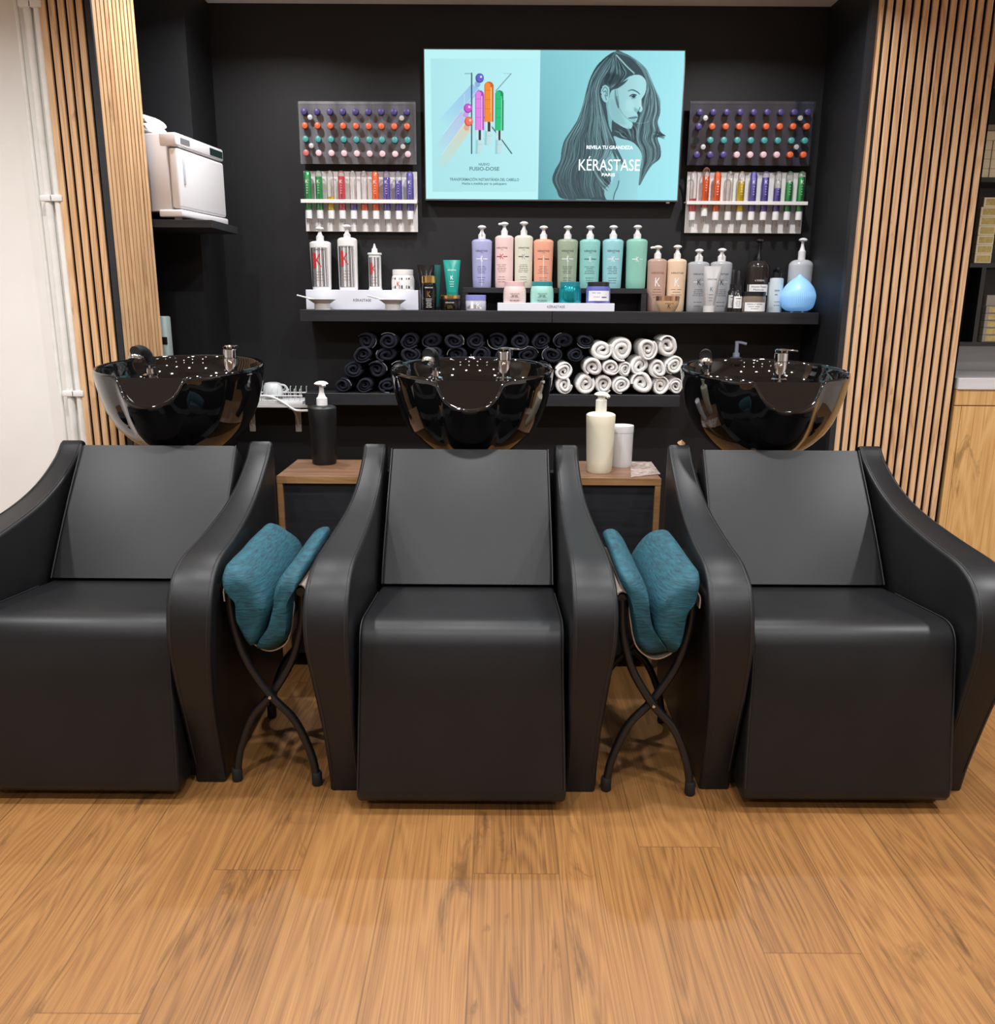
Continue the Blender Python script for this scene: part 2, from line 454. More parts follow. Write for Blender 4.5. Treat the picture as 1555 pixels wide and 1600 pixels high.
G().add(box(xd - 0.016, xd + 0.002, 0, 0.20, 0.018, shz[1])).build('divider', BSH, t)
G().add(box(-0.068, -0.0505, 0, 0.22, 0, 2.40 - zs)).build('side_panel', BSH, t)
# product boxes
CREAM = mat('cream_card', rgb(236, 228, 200), 0.5)
GOLDC = noise_mat('gold_card', rgb(180, 158, 88), rgb(206, 186, 118), 90, rough=0.35)
GREYC = mat('taupe_card', rgb(150, 142, 132), 0.55)
def pbox(label, group, x, y, z, w, d, h, body, face, rz=0):
    t = thing('product_box', label, 'box', (x, y, z), rz, group)
    G().add(box(0, w, 0, d, 0, h, 0.0012, 1)).build('carton', body, t)
    if face: G().add(box(w * .12, w * .94, -0.0006, 0.0, h * .14, h * .86)).build('front_label', face, t)
zb = zs + shz[1] + 0.018
xg = at_y(1523, 405, 3.77).x; wg = at_y(1549, 405, 3.77).x - xg
hb = (at_y(1536, 308, 3.77).z - zb) / 7
for i in range(7):
    pbox('gold fronted product box, %s from the bottom of the seven stack' % ORD[i], 'gold fronted boxes', xg + (0.008 if i == 6 else 0), 3.77, zb + i * hb, wg, 0.12, hb - 0.001, CREAM, GOLDC)
zb2 = zs + shz[2] + 0.018
xg = at_y(1535, 270, 3.77).x
hb = (at_y(1545, 219, 3.77).z - zb2) / 4
for i in range(4):
    pbox('thin cream carton on the upper black shelf, %s layer from the bottom' % ORD[i], 'thin cream cartons', xg - 0.02, 3.77, zb2 + i * hb, 0.046, 0.12, hb - 0.001, CREAM, None)
    pbox('wider cream carton beside the thin one, %s layer from the bottom' % ORD[i], 'wide cream cartons', xg + 0.03, 3.77, zb2 + i * hb, 0.1, 0.12, hb - 0.001, CREAM, None)
pbox('wide cream carton lying across the top of the upper stack', None, xg - 0.02, 3.77, zb2 + 4 * hb, 0.15, 0.12, hb * 0.95, CREAM, None)
pbox('taupe carton topmost on the upper black shelf', None, xg - 0.01, 3.78, zb2 + 5 * hb, 0.14, 0.11, hb * 0.7, GREYC, None)
xg = at_y(1535, 535, 3.77).x
hb = (at_y(1540, 478, 3.77).z - zs - 0.018) / 5
for i in range(5):
    pbox('taupe sided box right of the shelf divider, %s from the bottom' % ORD[i], 'taupe sided boxes', xg, 3.775, zs + 0.018 + i * hb, 0.12, 0.12, hb - 0.001, GREYC, GOLDC, 0.0)
pbox('plain taupe box on top of the stack right of the divider', None, xg + 0.005, 3.79, zs + 0.018 + 5 * hb, 0.12, 0.11, hb * 1.5, GREYC, None, 0.0)

# ================================================================== BACKWASH CHAIRS
ARM = [(0.118, 0.0), (0.105, 0.06), (0.055, 0.24), (0.016, 0.40), (0.014, 0.46), (0.026, 0.515), (0.055, 0.562), (0.10, 0.592), (0.16, 0.608),
       (0.25, 0.616), (0.34, 0.626), (0.46, 0.644), (0.56, 0.668), (0.65, 0.702), (0.735, 0.748), (0.775, 0.782)]
def armprof():
    top = crom([(a, b, 0) for a, b in ARM[1:]], 4)
    P = [(0.118, 0.0)] + [(p.x, p.y) for p in top]
    P += [(0.787, 0.788), (0.797, 0.783), (0.803, 0.765), (0.803, 0.4), (0.77, 0.0)]
    return P
def sstep(a, b, x):
    t = min(max((x - a) / (b - a), 0), 1); return t * t * (3 - 2 * t)
def xo(y, z):
    f = 1 - sstep(0.15, 0.80, y)
    return 0.332 + 0.008 * (1 - sstep(0.0, .9, y)) + 0.028 * math.exp(-((z - 0.52) / 0.22) ** 2) * f
def xi(y, z): return 0.259

def make_chair():
    t = thing('backwash_chair', '', 'salon chair')
    # seat and leg front, one upholstered piece
    sp = [(0.52, 0.425), (0.40, 0.438), (0.28, 0.450), (0.17, 0.462), (0.125, 0.465), (0.098, 0.459), (0.080, 0.443), (0.069, 0.415), (0.055, 0.33),
          (0.03, 0.14), (0.017, 0.065), (0.016, 0.045), (0.026, 0.030), (0.05, 0.026), (0.10, 0.028), (0.13, 0.10), (0.16, 0.33), (0.52, 0.33)]
    w = lambda y, z: 0.2475 + 0.009 * (1 - sstep(0.0, 0.42, z))
    g = G().add(slab(sp, lambda y, z: -w(y, z), w, 0.012, 4)); seat = g.build('seat', LEATHER, t, 50)
    for s in (-1, 1):
        pts = [(s * (w(a, b) - 0.004), a, b) for a, b in inset(sp, -0.0002)[1:11]]
        G().add(tube(pts, 0.0016, 6, 2)).build('piping', STITCH, seat)
    # back
    d = Vector((0.255, 0.345)).normalized(); n = Vector((-d.y, d.x))
    a = Vector((0.468, 0.440)); L = 0.428; th = 0.085
    bp = []
    for k in range(9):
        s = k / 8; q = a + d * (L * s) + n * (0.006 * math.sin(PI * s)); bp.append((q.x, q.y))
    q = a + d * L - n * th; bp.append((q.x, q.y)); q = a - n * th; bp.append((q.x, q.y))
    bw = lambda y, z: 0.2475 - 0.006 * sstep(0.45, 0.8, z)
    back = G().add(slab(bp, lambda y, z: -bw(y, z), bw, 0.014, 4)).build('backrest', LEATHER, t, 50)
    for s in (-1, 1):
        pts = [(s * (bw(p[0], p[1]) - 0.005), p[0], p[1]) for p in inset(bp, -0.0005)[0:9]]
        G().add(tube(pts, 0.0022, 6, 2)).build('piping', STITCH, back)
    # arms
    P = armprof(); rl = 16
    for s in (-1, 1):
        V, F = slab(P, xi, xo, 0.009, 3, 2)
        if s < 0: V = [(-x, y, z) for x, y, z in V]
        arm = G().add((V, F)).build('armrest', LEATHER, t, 50)
        top = inset(P, -0.0002)[1:62]
        for dx, fn in ((0.010, xi), (-0.010, xo)):
            pts = [(s * (fn(*P[i + 1]) + dx), q[0], q[1]) for i, q in enumerate(top)]
            G().add(tube(pts[::2], 0.0016, 6, 1)).build('piping', STITCH, arm)
    G().add(box(-0.255, 0.255, 0.15, 0.83, 0.0, 0.32)).add(box(-0.30, 0.30, 0.79, 0.835, 0.0, 0.70)).build('base_frame', LEATHER, t)
    # basin and pedestal
    G().add(lathe([(0.0, 0.0), (0.13, 0.0), (0.12, 0.02), (0.095, 0.3), (0.095, 0.713), (0.0, 0.713)], 32)).build('pedestal', BLACKMET, t, loc=(0, 0.985, 0))
    basin = make_basin(t)
    return t

def make_basin(t):
    N = 112
    a0, b0 = 0.262, 0.285; ZR = 1.0; cy = 0.965
    def rim(th):
        x = a0 * math.cos(th); s = math.sin(th)
        z = ZR + 0.006 + 0.016 * s
        if s < 0:
            q = abs(x) / 0.094
            if q < 1.35:
                d = math.sqrt(max(1 - q * q, 0)) if q < 1 else 0
                d = d * 0.078
                e = sstep(1.35, 0.8, q) if False else (1 - sstep(0.75, 1.35, q)) * 0.016
                z -= max(d, 0) * 0.86 + e
        return z
    outer = [(0.07, 0.712), (0.105, 0.728), (0.142, 0.752), (0.176, 0.782), (0.206, 0.815), (0.225, 0.848), (0.240, 0.885), (0.251, 0.925), (0.258, 0.96), (0.262, 0.985)]
    inner = [(0.250, 0.985), (0.240, 0.955), (0.225, 0.925), (0.20, 0.89), (0.16, 0.86), (0.09, 0.845), (0.025, 0.84)]
    rings = []
    def ring(r, z, kind):
        R = []
        for k in range(N):
            th = 2 * PI * k / N
            zr = rim(th); zz = z
            base = 0.712 if kind == 'o' else 0.84
            if kind != 'r': zz = base + (z - base) * (zr - base) / (ZR - base)
            else: zz = zr + z
            fy = b0 / a0
            x = r * math.cos(th); y = r * math.sin(th) * fy
            lip = (ZR + 0.006 - zr) if math.sin(th) < 0 else 0
            y -= 0.22 * lip * (1 if kind == 'r' else max(0, (z - 0.9) / 0.1))
            R.append((x, cy + y, zz))
        return R
    for r, z in outer: rings.append(ring(r, z, 'o'))
    rings += [ring(0.263, -0.004, 'r'), ring(0.2625, 0.003, 'r'), ring(0.2585, 0.0065, 'r'), ring(0.2535, 0.0045, 'r'), ring(0.2505, -0.003, 'r')]
    for r, z in inner: rings.append(ring(r, z, 'i'))
    g = G().add(loft(rings))
    # rear tap ledge inside the bowl
    led = []; zl = 0.968
    pts = [(0.243 * math.cos(a), cy + 0.262 * math.sin(a)) for a in [PI * k / 32 for k in range(33)]]
    f = [(x, max(y, cy + 0.006 + 0.02 * math.cos(x / 0.243 * PI / 2))) for x, y in pts]
    top = [(x, y, zl) for x, y in f]; bot = [(x * 0.62, cy + (y - cy) * 0.62 - 0.055, 0.850) for x, y in f]
    V = top + bot; n = len(f); F = [tuple(range(n)), tuple(range(2 * n - 1, n - 1, -1))]
    for i in range(n): j = (i + 1) % n; F.append((i, j, n + j, n + i))
    g.add((V, F))
    basin = g.build('basin', CERAMIC, t, 55)
    # drain
    G().add(lathe([(0, 0.0), (0.024, 0.0), (0.026, 0.004), (0.014, 0.005), (0.012, 0.002), (0, 0.002)], 24)).build('drain', CHROME, basin, loc=(0, cy - 0.01, 0.8435))
    # mixer tap
    g = G().add(lathe([(0, 0), (0.027, 0), (0.027, 0.006), (0.0205, 0.010), (0.0205, 0.058), (0.0195, 0.060), (0.0195, 0.063), (0.0215, 0.065), (0.0215, 0.090), (0.018, 0.094), (0, 0.095)], 28))
    tap = g.build('mixer_tap', CHROME, basin, loc=(0.103, cy + 0.055, zl))
    G().add(tube([(0.098, 0, 0), (0, 0, 0)], 0.0, 4, smooth=False)) if False else None
    g = G().add(box(-0.004, 0.052, -0.006, 0.006, 0.0, 0.008, 0.003)).add(lathe([(0, -0.004), (0.02, -0.004), (0.021, 0.002), (0.016, 0.006), (0, 0.007)], 24))
    lv = g.build('tap_lever', CHROME, basin, loc=(0.103, cy + 0.055, zl + 0.098)); lv.rotation_euler = (0, math.radians(4), math.radians(-8))
    # hand shower resting in its holder
    g = G().add(lathe([(0, 0), (0.026, 0), (0.026, 0.006), (0.016, 0.011), (0.014, 0.026), (0.018, 0.030), (0.018, 0.038), (0, 0.038)], 24))
    sh = g.build('shower_holder', CHROME, basin, loc=(-0.125, cy + 0.055, zl))
    g = G().add(tube([(0.004, 0.005, 0.03), (0.004, 0.0, 0.055), (-0.002, -0.012, 0.078), (-0.012, -0.035, 0.088), (-0.018, -0.06, 0.084)], lambda s: 0.012 + 0.008 * s, 14))
    hs = g.build('hand_shower', BLACKPL, basin, loc=(-0.125, cy + 0.055, zl))
    V, F = lathe([(0, 0), (0.022, 0), (0.023, 0.004), (0.021, 0.014), (0, 0.014)], 24)
    hd = G().add((V, F)).build('shower_head', CHROME, basin, loc=(-0.143, cy - 0.010, zl + 0.058)); hd.rotation_euler = (math.radians(-24), 0, 0)
    # neck cushion lip
    return basin

chair = make_chair()
YF = 1.862
chair.location = (-0.0845, YF - 0.016, 0)
chair['label'] = 'middle black leather backwash chair, directly below the screen'
c2 = copy_tree(chair); c2.location = (-1.041, YF + 0.020, 0)
c2['label'] = 'left black leather backwash chair, cut off by the left frame edge beside the white wall'
c3 = copy_tree(chair); c3.location = (0.863, YF + 0.0, 0)
c3['label'] = 'right black leather backwash chair, in front of the oak slat panel'
for c in (chair, c2, c3): c['group'] = 'backwash chairs'
for c, dt, ds in ((c2, 0.042, -0.002), (c3, -0.030, -0.048)):
    for b in c.children:
        if b.name.startswith('basin'):
            for o in b.children:
                if o.name.startswith(('mixer', 'tap_')): o.location.x += dt
                if o.name.startswith('tap_') and c is c2: o.rotation_euler.z = math.radians(80)
                if o.name.startswith(('shower', 'hand')): o.location.x += ds

# ================================================================== FOLDING RACKS AND TEAL CUSHIONS
def make_rack(x, y, label, drop=0.0, mirror=1):
    t = thing('folding_stand', label, 'folding stand', (x, y, 0), 0, 'folding stands between the chairs')
    D = 0.37; path = [(-0.088, 0.525), (-0.082, 0.44), (-0.056, 0.345), (0, 0.25), (0.055, 0.185), (0.092, 0.095), (0.106, 0.02)]
    for yy in (0.0, D):
        for s in (-1, 1):
            P = [(a * -s, yy + (0.009 * s if yy == 0 else -0.009 * s), b) for a, b in path]
            leg = G().add(tube(P, 0.0105, 12, 6)).build('leg', BLACKMET, t)
            G().add(lathe([(0, 0.0), (0.011, 0.0), (0.0135, 0.004), (0.0135, 0.034), (0.0115, 0.038), (0, 0.038)], 16)).build('foot', RUBBER, leg, loc=P[-1][:2] + (0.0,))
    G().add(lathe([(0, -0.0035), (0.004, -0.003), (0.0055, 0), (0, 0.0)], 14, axis='y')).build('rivet', CHROME, t, loc=(0, -0.0195, 0.25))
    for s in (-1, 1):
        G().add(tube([(s * 0.088, -0.012, 0.527), (s * 0.088, D + 0.012, 0.527)], 0.0105, 12, smooth=False)).build('rail', BLACKMET, t)
    # canvas sling hung over the rails
    sec = crom([(-0.0995, 0.500, 0), (-0.0995, 0.53, 0), (-0.088, 0.5425, 0), (-0.073, 0.53, 0), (-0.066, 0.47, 0), (-0.050, 0.405, 0), (-0.015, 0.372 - drop, 0), (0.02, 0.372 - drop, 0), (0.052, 0.40, 0), (0.067, 0.47, 0), (0.073, 0.53, 0), (0.088, 0.5425, 0), (0.0995, 0.53, 0), (0.0995, 0.502, 0)], 4)
    n = len(sec); V = []; F = []
    up = [(p.x, p.y) for p in sec]
    nn = []
    for i in range(n):
        d = Vector(up[min(i + 1, n - 1)]) - Vector(up[max(i - 1, 0)]); d.normalize(); nn.append((-d.y, d.x))
    ring = up + [(up[i][0] + nn[i][0] * 0.003, up[i][1] + nn[i][1] * 0.003) for i in range(n - 1, -1, -1)]
    rings = [[(a, yy, b) for a, b in ring] for yy in (-0.006, 0.09, 0.18, 0.28, D + 0.006)]
    G().add(loft(rings)).build('canvas_sling', BEIGE, t, 60)
    return t

def lobe(cross, ys, hts, amp=0.006, seed=0, sag=None):
    """pillow lofted along y: cross-section (x,z) closed, scaled about its centroid towards both ends"""
    P = crom([(a, b, 0) for a, b in cross], 6, closed=True)
    cx = sum(p.x for p in P) / len(P); cz = sum(p.y for p in P) / len(P)
    R = np.random.default_rng(seed); ph = R.uniform(0, 6, 6)
    rings = []
    for i, (yy, sc_) in enumerate(zip(ys, hts)):
        r = []
        for k, p in enumerate(P):
            a = 2 * PI * k / len(P)
            w = 1 + amp * 8 * (math.sin(3 * a + ph[0] + yy * 14) * .5 + math.sin(7 * a + ph[1] - yy * 23) * .3 + math.sin(2 * a + ph[2] + 40 * yy) * .3)
            r.append((cx + (p.x - cx) * sc_ * w, yy + 0.006 * math.sin(5 * a + ph[3]) * (1 if 0 < i < len(ys) - 1 else 0.3), cz + (p.y - cz) * sc_ * w + (sag(yy) if sag else 0)))
        rings.append(r)
    return loft(rings)
def make_cushion(x, y, label, left, right, lift_l, lift_r):
    t = thing('cushion', label, 'cushion', (x, y, 0), 0, 'teal cushions folded in the stands')
    ys = [-0.045, -0.04, -0.022, 0.01, 0.07, 0.14, 0.21, 0.28, 0.35, 0.385, 0.398]
    hs = [0.62, 0.78, 0.91, 0.985, 1.0, 1.0, 1.0, 1.0, 0.97, 0.86, 0.66]
    for i, (c, lf) in enumerate(((left, lift_l), (right, lift_r))):
        G().add(lobe(c, ys, hs, 0.004, 3 + i, lf)).build('cushion_half', TEAL, t, 60)
    return t
RX1 = -0.569; RY = 2.0
LBIG = [(-0.098, 0.548), (-0.096, 0.588), (-0.066, 0.598), (-0.025, 0.575), (0.008, 0.53), (0.018, 0.48), (0.0, 0.42), (-0.028, 0.383), (-0.05, 0.395), (-0.066, 0.45), (-0.074, 0.51)]
LSML = [(0.022, 0.50), (0.03, 0.545), (0.058, 0.58), (0.090, 0.588), (0.096, 0.565), (0.076, 0.525), (0.066, 0.46), (0.052, 0.402), (0.02, 0.376), (-0.024, 0.377), (-0.026, 0.392), (0.006, 0.44)]
make_rack(RX1, RY, 'black folding stand between the left and middle chairs')
make_cushion(RX1, RY, 'folded teal cushion in the stand between left and middle chairs',
             LBIG,
             LSML,
             lambda y: 0.02 * max(0, y), lambda y: 0.03 * max(0, y))
RX2 = 0.389; RY2 = 1.965
make_rack(RX2, RY2, 'black folding stand between the middle and right chairs', 0.0)
make_cushion(RX2, RY2, 'folded teal cushion in the stand between middle and right chairs',
             [(-a, b + .01) for a, b in LSML],
             [(-a, b) for a, b in LBIG],
             lambda y: 0.03 * max(0, y), lambda y: 0.02 * max(0, y))
CANV = mat('care_label_cloth', rgb(214, 198, 182), 0.8)

# ================================================================== SIDE CABINETS
ZT = 0.668
def side_cab(xl, xr, yf, yb, label):
    t = thing('side_cabinet', label, 'cabinet', (xl, yf, 0), 0, 'side cabinets behind the stands')
    w = xr - xl; d = yb - yf
    top = G().add(box(0, w, 0, d, ZT - 0.024, ZT, 0.001, 1)).build('top', TABLEW, t)
    G().add(box(-0.0005, w + 0.0005, -0.001, 0.0, ZT - 0.024, ZT - 0.0005)).build('edge_band', TABLEE, top)
    for x in (0, w - 0.018): G().add(box(x, x + 0.018, 0.0, d, 0.0, ZT - 0.0245)).build('side_panel', TABLEE, t)
    G().add(box(0.0185, w - 0.0185, 0.012, 0.03, 0.05, ZT - 0.0245)).build('front_panel', BLACKWOOD, t)
    G().add(box(0.0185, w - 0.0185, d - 0.02, d, 0.0, ZT - 0.0245)).build('back_panel', BLACKWOOD, t)
    return t
YFc = at_z(500, 744, ZT).y; YBc = YFc + 0.30
xl1 = at_z(434, 742, ZT).x; xr2 = at_z(1034, 748, ZT).x
side_cab(xl1, xl1 + 0.30, YFc, YBc, 'wood topped side cabinet under the black pump bottle')
side_cab(xr2 - 0.30, xr2, YFc, YBc, 'wood topped side cabinet under the cream pump bottle')
# ================================================================== SHELVES
YS = 3.765
zs_t = at_y(870, 486.2, YS).z; zs_b = at_y(870, 504.5, YS).z
xs0 = at_y(468, 486, YS).x
t = thing('wall_shelf', 'long black upper wall shelf carrying the bottles', 'shelf', (xs0, YS, zs_t))
xj = at_y(863, 495, YS).x - xs0
G().add(box(0, xj - 0.0006, 0, YW - YS, zs_b - zs_t, 0, 0.0015, 1)).build('shelf_board', BLACKWOOD, t)
G().add(box(xj + 0.0006, XR - xs0 - 0.014, 0, YW - YS, zs_b - zs_t, 0, 0.0015, 1)).build('shelf_board', BLACKWOOD, t)
zl_t = at_y(780, 616, YS).z; zl_b = at_y(780, 634.5, YS).z
xl0 = at_y(476, 612, YS).x; xl9 = at_y(1063, 620, YS).x
t = thing('wall_shelf', 'long black lower wall shelf carrying the rolled towels', 'shelf', (xl0, YS, zl_t))
G().add(box(0, xl9 - xl0, 0, YW - YS, zl_b - zl_t, 0, 0.0015, 1)).build('shelf_board', BLACKWOOD, t)

# ================================================================== PRINTING HELPERS
class Skin:
    """front surface of a lathe-like body: half width r(z), depth ratio q"""
    def __init__(self, prof, q): self.p = prof; self.q = q
    def r(self, z):
        P = self.p
        for (r0, z0), (r1, z1) in zip(P, P[1:]):
            if z0 <= z <= z1 and z1 > z0: return r0 + (r1 - r0) * (z - z0) / (z1 - z0)
        return P[-1][0]
    def pt(self, x, z, e=0.0005):
        r = max(self.r(z), 1e-4); k = max(-0.995, min(0.995, x / r))
        return (x, -self.q * r * math.sqrt(1 - k * k) - e, z)
def p_text(g, skin, s, x, z, w, h=None, m=0, rot=0):
    V, F = textvf(s, w, h)
    g.add(([skin.pt(x + a, z + b) for a, b in V], F), m)
def p_bar(g, skin, x0, x1, z0, z1, m=0, n=6, e=0.0005):
    V = []; F = []
    for i in range(n + 1):
        x = x0 + (x1 - x0) * i / n
        V += [skin.pt(x, z0, e), skin.pt(x, z1, e)]
    for i in range(n): F.append((2 * i, 2 * i + 2, 2 * i + 3, 2 * i + 1))
    g.add((V, F), m)
def p_fine(g, skin, x, z0, z1, w, n, m=0, seed=0):
    R = random.Random(seed); 
    for i in range(n):
        z = z0 - (z0 - z1) * i / max(n - 1, 1); ww = w * R.uniform(0.6, 1.0); k = R.randint(2, 4)
        xx = -ww / 2
        for j in range(k):
            l = ww / k * R.uniform(0.75, 0.92)
            p_bar(g, skin, x + xx, x + xx + l, z - 0.0008, z + 0.0008, m, 2); xx += ww / k

def body_prof(ws, wb, hs, hn, nr, rnd=0.35):
    P = [(0.0, 0.0), (wb * 0.94, 0.0), (wb, 0.005)]
    for k in range(1, 6): P.append((wb + (ws - wb) * k / 6, 0.005 + (hs * 0.965 - 0.005) * k / 6))
    P.append((ws, hs * 0.965))
    for k in range(1, 9):
        a = PI / 2 * k / 8
        r = nr + (ws - nr) * (math.cos(a) ** 0.75 if k < 8 else 0); z = hs * 0.965 + (hn - hs * 0.965) * (math.sin(a) ** 1.25)
        P.append((r, z))
    P.append((0.0, hn))
    return P
def add_pump(t, hn, htop, rc, hc, mcol, yaw=0.0, head=1.0, nozzle=0.7):
    """collar, stem and domed head with a short spout"""
    hh = htop - hn
    g = G().add(lathe([(0, 0), (rc, 0), (rc, hc), (rc * 0.72, hc + hh * .06), (rc * 0.46, hc + hh * 0.24), (rc * 0.40, hh - 0.016), (rc * 0.5, hh - 0.013), (0, hh - 0.013)], 20))
    pump = g.build('pump', mcol, t, loc=(0, 0, hn))
    R = 0.0195 * head
    g = G().add(lathe([(0, hh - 0.016), (R * .55, hh - 0.0155), (R, hh - 0.009), (R * .96, hh - 0.0075), (R * .7, hh - 0.0025), (R * .3, hh), (0, hh)], 20))
    g.add(tube([(0, 0, hh - 0.009), (0, -R * (0.9 + nozzle), hh - 0.0105), (0, -R * (1.2 + nozzle), hh - 0.014)], 0.0048 * head, 10, 4))
    hd = g.build('pump_head', mcol, pump); hd.rotation_euler = (0, 0, yaw)
    return pump

BLAB = {}
def pump_bottle(label, ul, ur, wbk, vsh, vbase, vtop, Y, zb, color, vcol, print_, group='pump bottles', q=0.72, pumpm=None, yaw=0.0, rcw=0.36, name='pump_bottle', metal=0.0, rough=0.32, nrk=0.34, hnk=0.045, head=1.0):
    s = mpp((ul + ur) / 2, vbase, Y)
    p = at_y((ul + ur) / 2, vbase, Y)
    ws = (ur - ul) * s / 2; wb = ws * wbk
    z0 = at_y(0.5 * (ul + ur), vbase, Y).z
    hs = at_y(0.5 * (ul + ur), vsh, Y).z - z0; ht = at_y(0.5 * (ul + ur), vtop, Y).z - z0
    hn = hs + (ht - hs) * hnk * 1.6 + 0.006
    hc = at_y(0.5 * (ul + ur), vcol, Y).z - z0 - hn
    t = thing(name, label, 'bottle', (p.x, Y, zb), 0, group)
    cm = mat('bottle_' + label[:28], tuple(c * .86 + .14 * (.75 if max(color) > .12 else .0) for c in color), rough, metal)
    prof = body_prof(ws, wb, hs + 0.006, hn, ws * nrk)
    G().add(lathe(prof, 40, 1, q)).build('bottle_body', cm, t, 40)
    add_pump(t, hn, ht, ws * rcw, max(hc, 0.012), pumpm or WHITEPL, yaw, head)
    if print_:
        sk = Skin([pp for pp in prof[1:]], q); g = G(); print_(g, sk, ws, hs)
        g.build('label_print', [INK, INKW, INKR, mat('teal_print', rgb(20, 110, 110), .5), mat('brown_print', rgb(120, 60, 40), .5), SILVER], t, smooth=None)
    return t
def std_print(mk=0, bar=1, vline=None, k=None, kw=0.3, xk=0.0, fm=0, seed=0, tm=0):
    def f(g, sk, ws, hs):
        p_text(g, sk, 'KÉRASTASE', xk, hs * 0.80, ws * 1.15, ws * 0.21, tm)
        p_text(g, sk, 'PARIS', xk, hs * 0.755, ws * 0.28, ws * 0.06, tm)
        z = hs * 0.625
        if bar is not None:
            p_bar(g, sk, xk - ws * 0.56, xk - ws * 0.10, z - 0.0017, z + 0.0017, bar)
            p_bar(g, sk, xk + ws * 0.12, xk + ws * 0.56, z - 0.0017, z + 0.0017, bar)
        if k is not None: p_text(g, sk, 'K', xk, z, ws * kw, ws * 0.52, k)
        if vline is not None: p_bar(g, sk, xk - 0.0009, xk + 0.0009, hs * 0.04, hs * 0.70, vline, 1, 0.0004)
        p_fine(g, sk, xk, hs * 0.46, hs * 0.32, ws * 1.15, 5, fm, seed)
        p_fine(g, sk, xk, hs * 0.22, hs * 0.12, ws * 1.0, 3, fm, seed + 5)
    return f

# ------------------------------------------------------------------ black riser and white display steps
zr_t = at_y(860, 450.0, 3.88).z
xr0 = at_y(723.5, 470, 3.88).x; xr1 = at_y(1010, 470, 3.88).x
t = thing('display_riser', 'open black display riser under the row of pastel pump bottles', 'riser', (xr0, 3.88, zs_t))
RH = zr_t - zs_t; RW = xr1 - xr0; RT = 0.022
G().add(box(0, RW, 0, 0.115, RH - RT, RH, 0.001, 1)).build('top_board', BLACKWOOD, t)
for x in (0, RW - RT): G().add(box(x, x + RT, 0, 0.115, 0, RH - RT - 0.0003)).build('side_board', BLACKWOOD, t)
YST = 3.80
p0 = at_y(777.5, 488, 3.772); p1 = at_y(960, 488, 3.772); zst = at_y(868, 473.5, 3.772).z
t = thing('display_step', 'low white display step with four jars in front of the riser', 'display step', (p0.x, 3.772, zs_t))
G().add(box(0, p1.x - p0.x, 0, 0.1, 0, zst - zs_t, 0.001, 1)).build('step_body', WHITECARD, t)
g = G(); w = (p1.x - p0.x) / 2
for s, wd, dz in (('KÉRASTASE', 0.076, 0.001),):
    V, F = textvf(s, wd); g.add(([(w + a, -0.0006, (zst - zs_t) * .55 + dz + b) for a, b in V], F))
g.build('label_print', mat('pale_grey_print', rgb(120, 124, 136), 0.5), t, smooth=None)
q0 = at_y(479, 484, 3.885); q1 = at_y(654, 484, 3.885); zwt = at_y(566, 453, 3.885).z
t = thing('display_step', 'tall white display step with four white products at the shelf left end', 'display step', (q0.x, 3.885, zs_t))
G().add(box(0, q1.x - q0.x, 0, 0.11, 0, zwt - zs_t, 0.001, 1)).build('step_body', WHITECARD, t)
g = G(); w = (q1.x - q0.x) / 2
for s, wd, dz in (('KÉRASTASE', 0.078, 0.004),):
    V, F = textvf(s, wd); g.add(([(w + a, -0.0006, (zwt - zs_t) * .45 + dz + b) for a, b in V], F))
g.build('label_print', INK, t, smooth=None)

# ------------------------------------------------------------------ eight bottles on the riser
YB8 = 3.94
row = [
 ('lavender pump bottle, leftmost on the black riser', 737.4, 768.8, .92, 376, 448, 350.3, rgb(152, 156, 206), std_print(0, 1, 1, 1, .2, seed=1), 0.0),
 ('pink pump bottle with a red K, beside the lavender one', 773.4, 802, .97, 369.5, 447.7, 344.6, rgb(232, 196, 192), std_print(2, 4, None, 2, .42, -0.010, 4, seed=2, tm=4), -0.7),
 ('pale cream green pump bottle, third from the left on the riser', 803.4, 832, .95, 370, 448.4, 344.2, rgb(212, 212, 192), std_print(0, 0, None, 5, .36, seed=3), 0.1),
 ('orange pump bottle on the black riser', 832.6, 863.7, .90, 376, 448.5, 350.7, rgb(232, 150, 116), std_print(0, 4, 1, None, seed=4, fm=4), 0.1),
 ('sage green pump bottle on the black riser', 869.5, 901.4, .90, 376, 449, 350.9, rgb(136, 156, 128), std_print(0, 1, 1, 1, .2, seed=5), 0.0),
 ('aqua pump bottle with dark teal bar on the riser', 904, 936, .92, 376, 449, 350.4, rgb(118, 196, 188), std_print(0, 3, None, 1, .2, seed=6), 0.0),
 ('light blue pump bottle, second from right on the riser', 939.4, 971.8, .88, 375.5, 449, 350, rgb(130, 200, 208), std_print(0, 1, None, 1, .3, seed=7), 0.0),
 ('mint green pump bottle, rightmost on the black riser', 976.3, 1009, .93, 375, 449, 349.4, rgb(116, 192, 172), None, 0.0)]
def mint(g, sk, ws, hs):
    z = hs * .62
    p_bar(g, sk, -ws * .5, -ws * .12, z - .002, z + .002, 1); p_text(g, sk, 'K', 0.0, z, ws * .26, ws * .45, 1); p_bar(g, sk, ws * .2, ws * .5, z - .001, z + .001, 1)
for lab, ul, ur, wbk, vs, vb, vt, c, pr, yw in row:
    pump_bottle(lab, ul, ur, wbk, vs, vb, vt, YB8, zr_t, c, vs - 11, pr or mint, 'pump bottles on the black riser', yaw=yw)
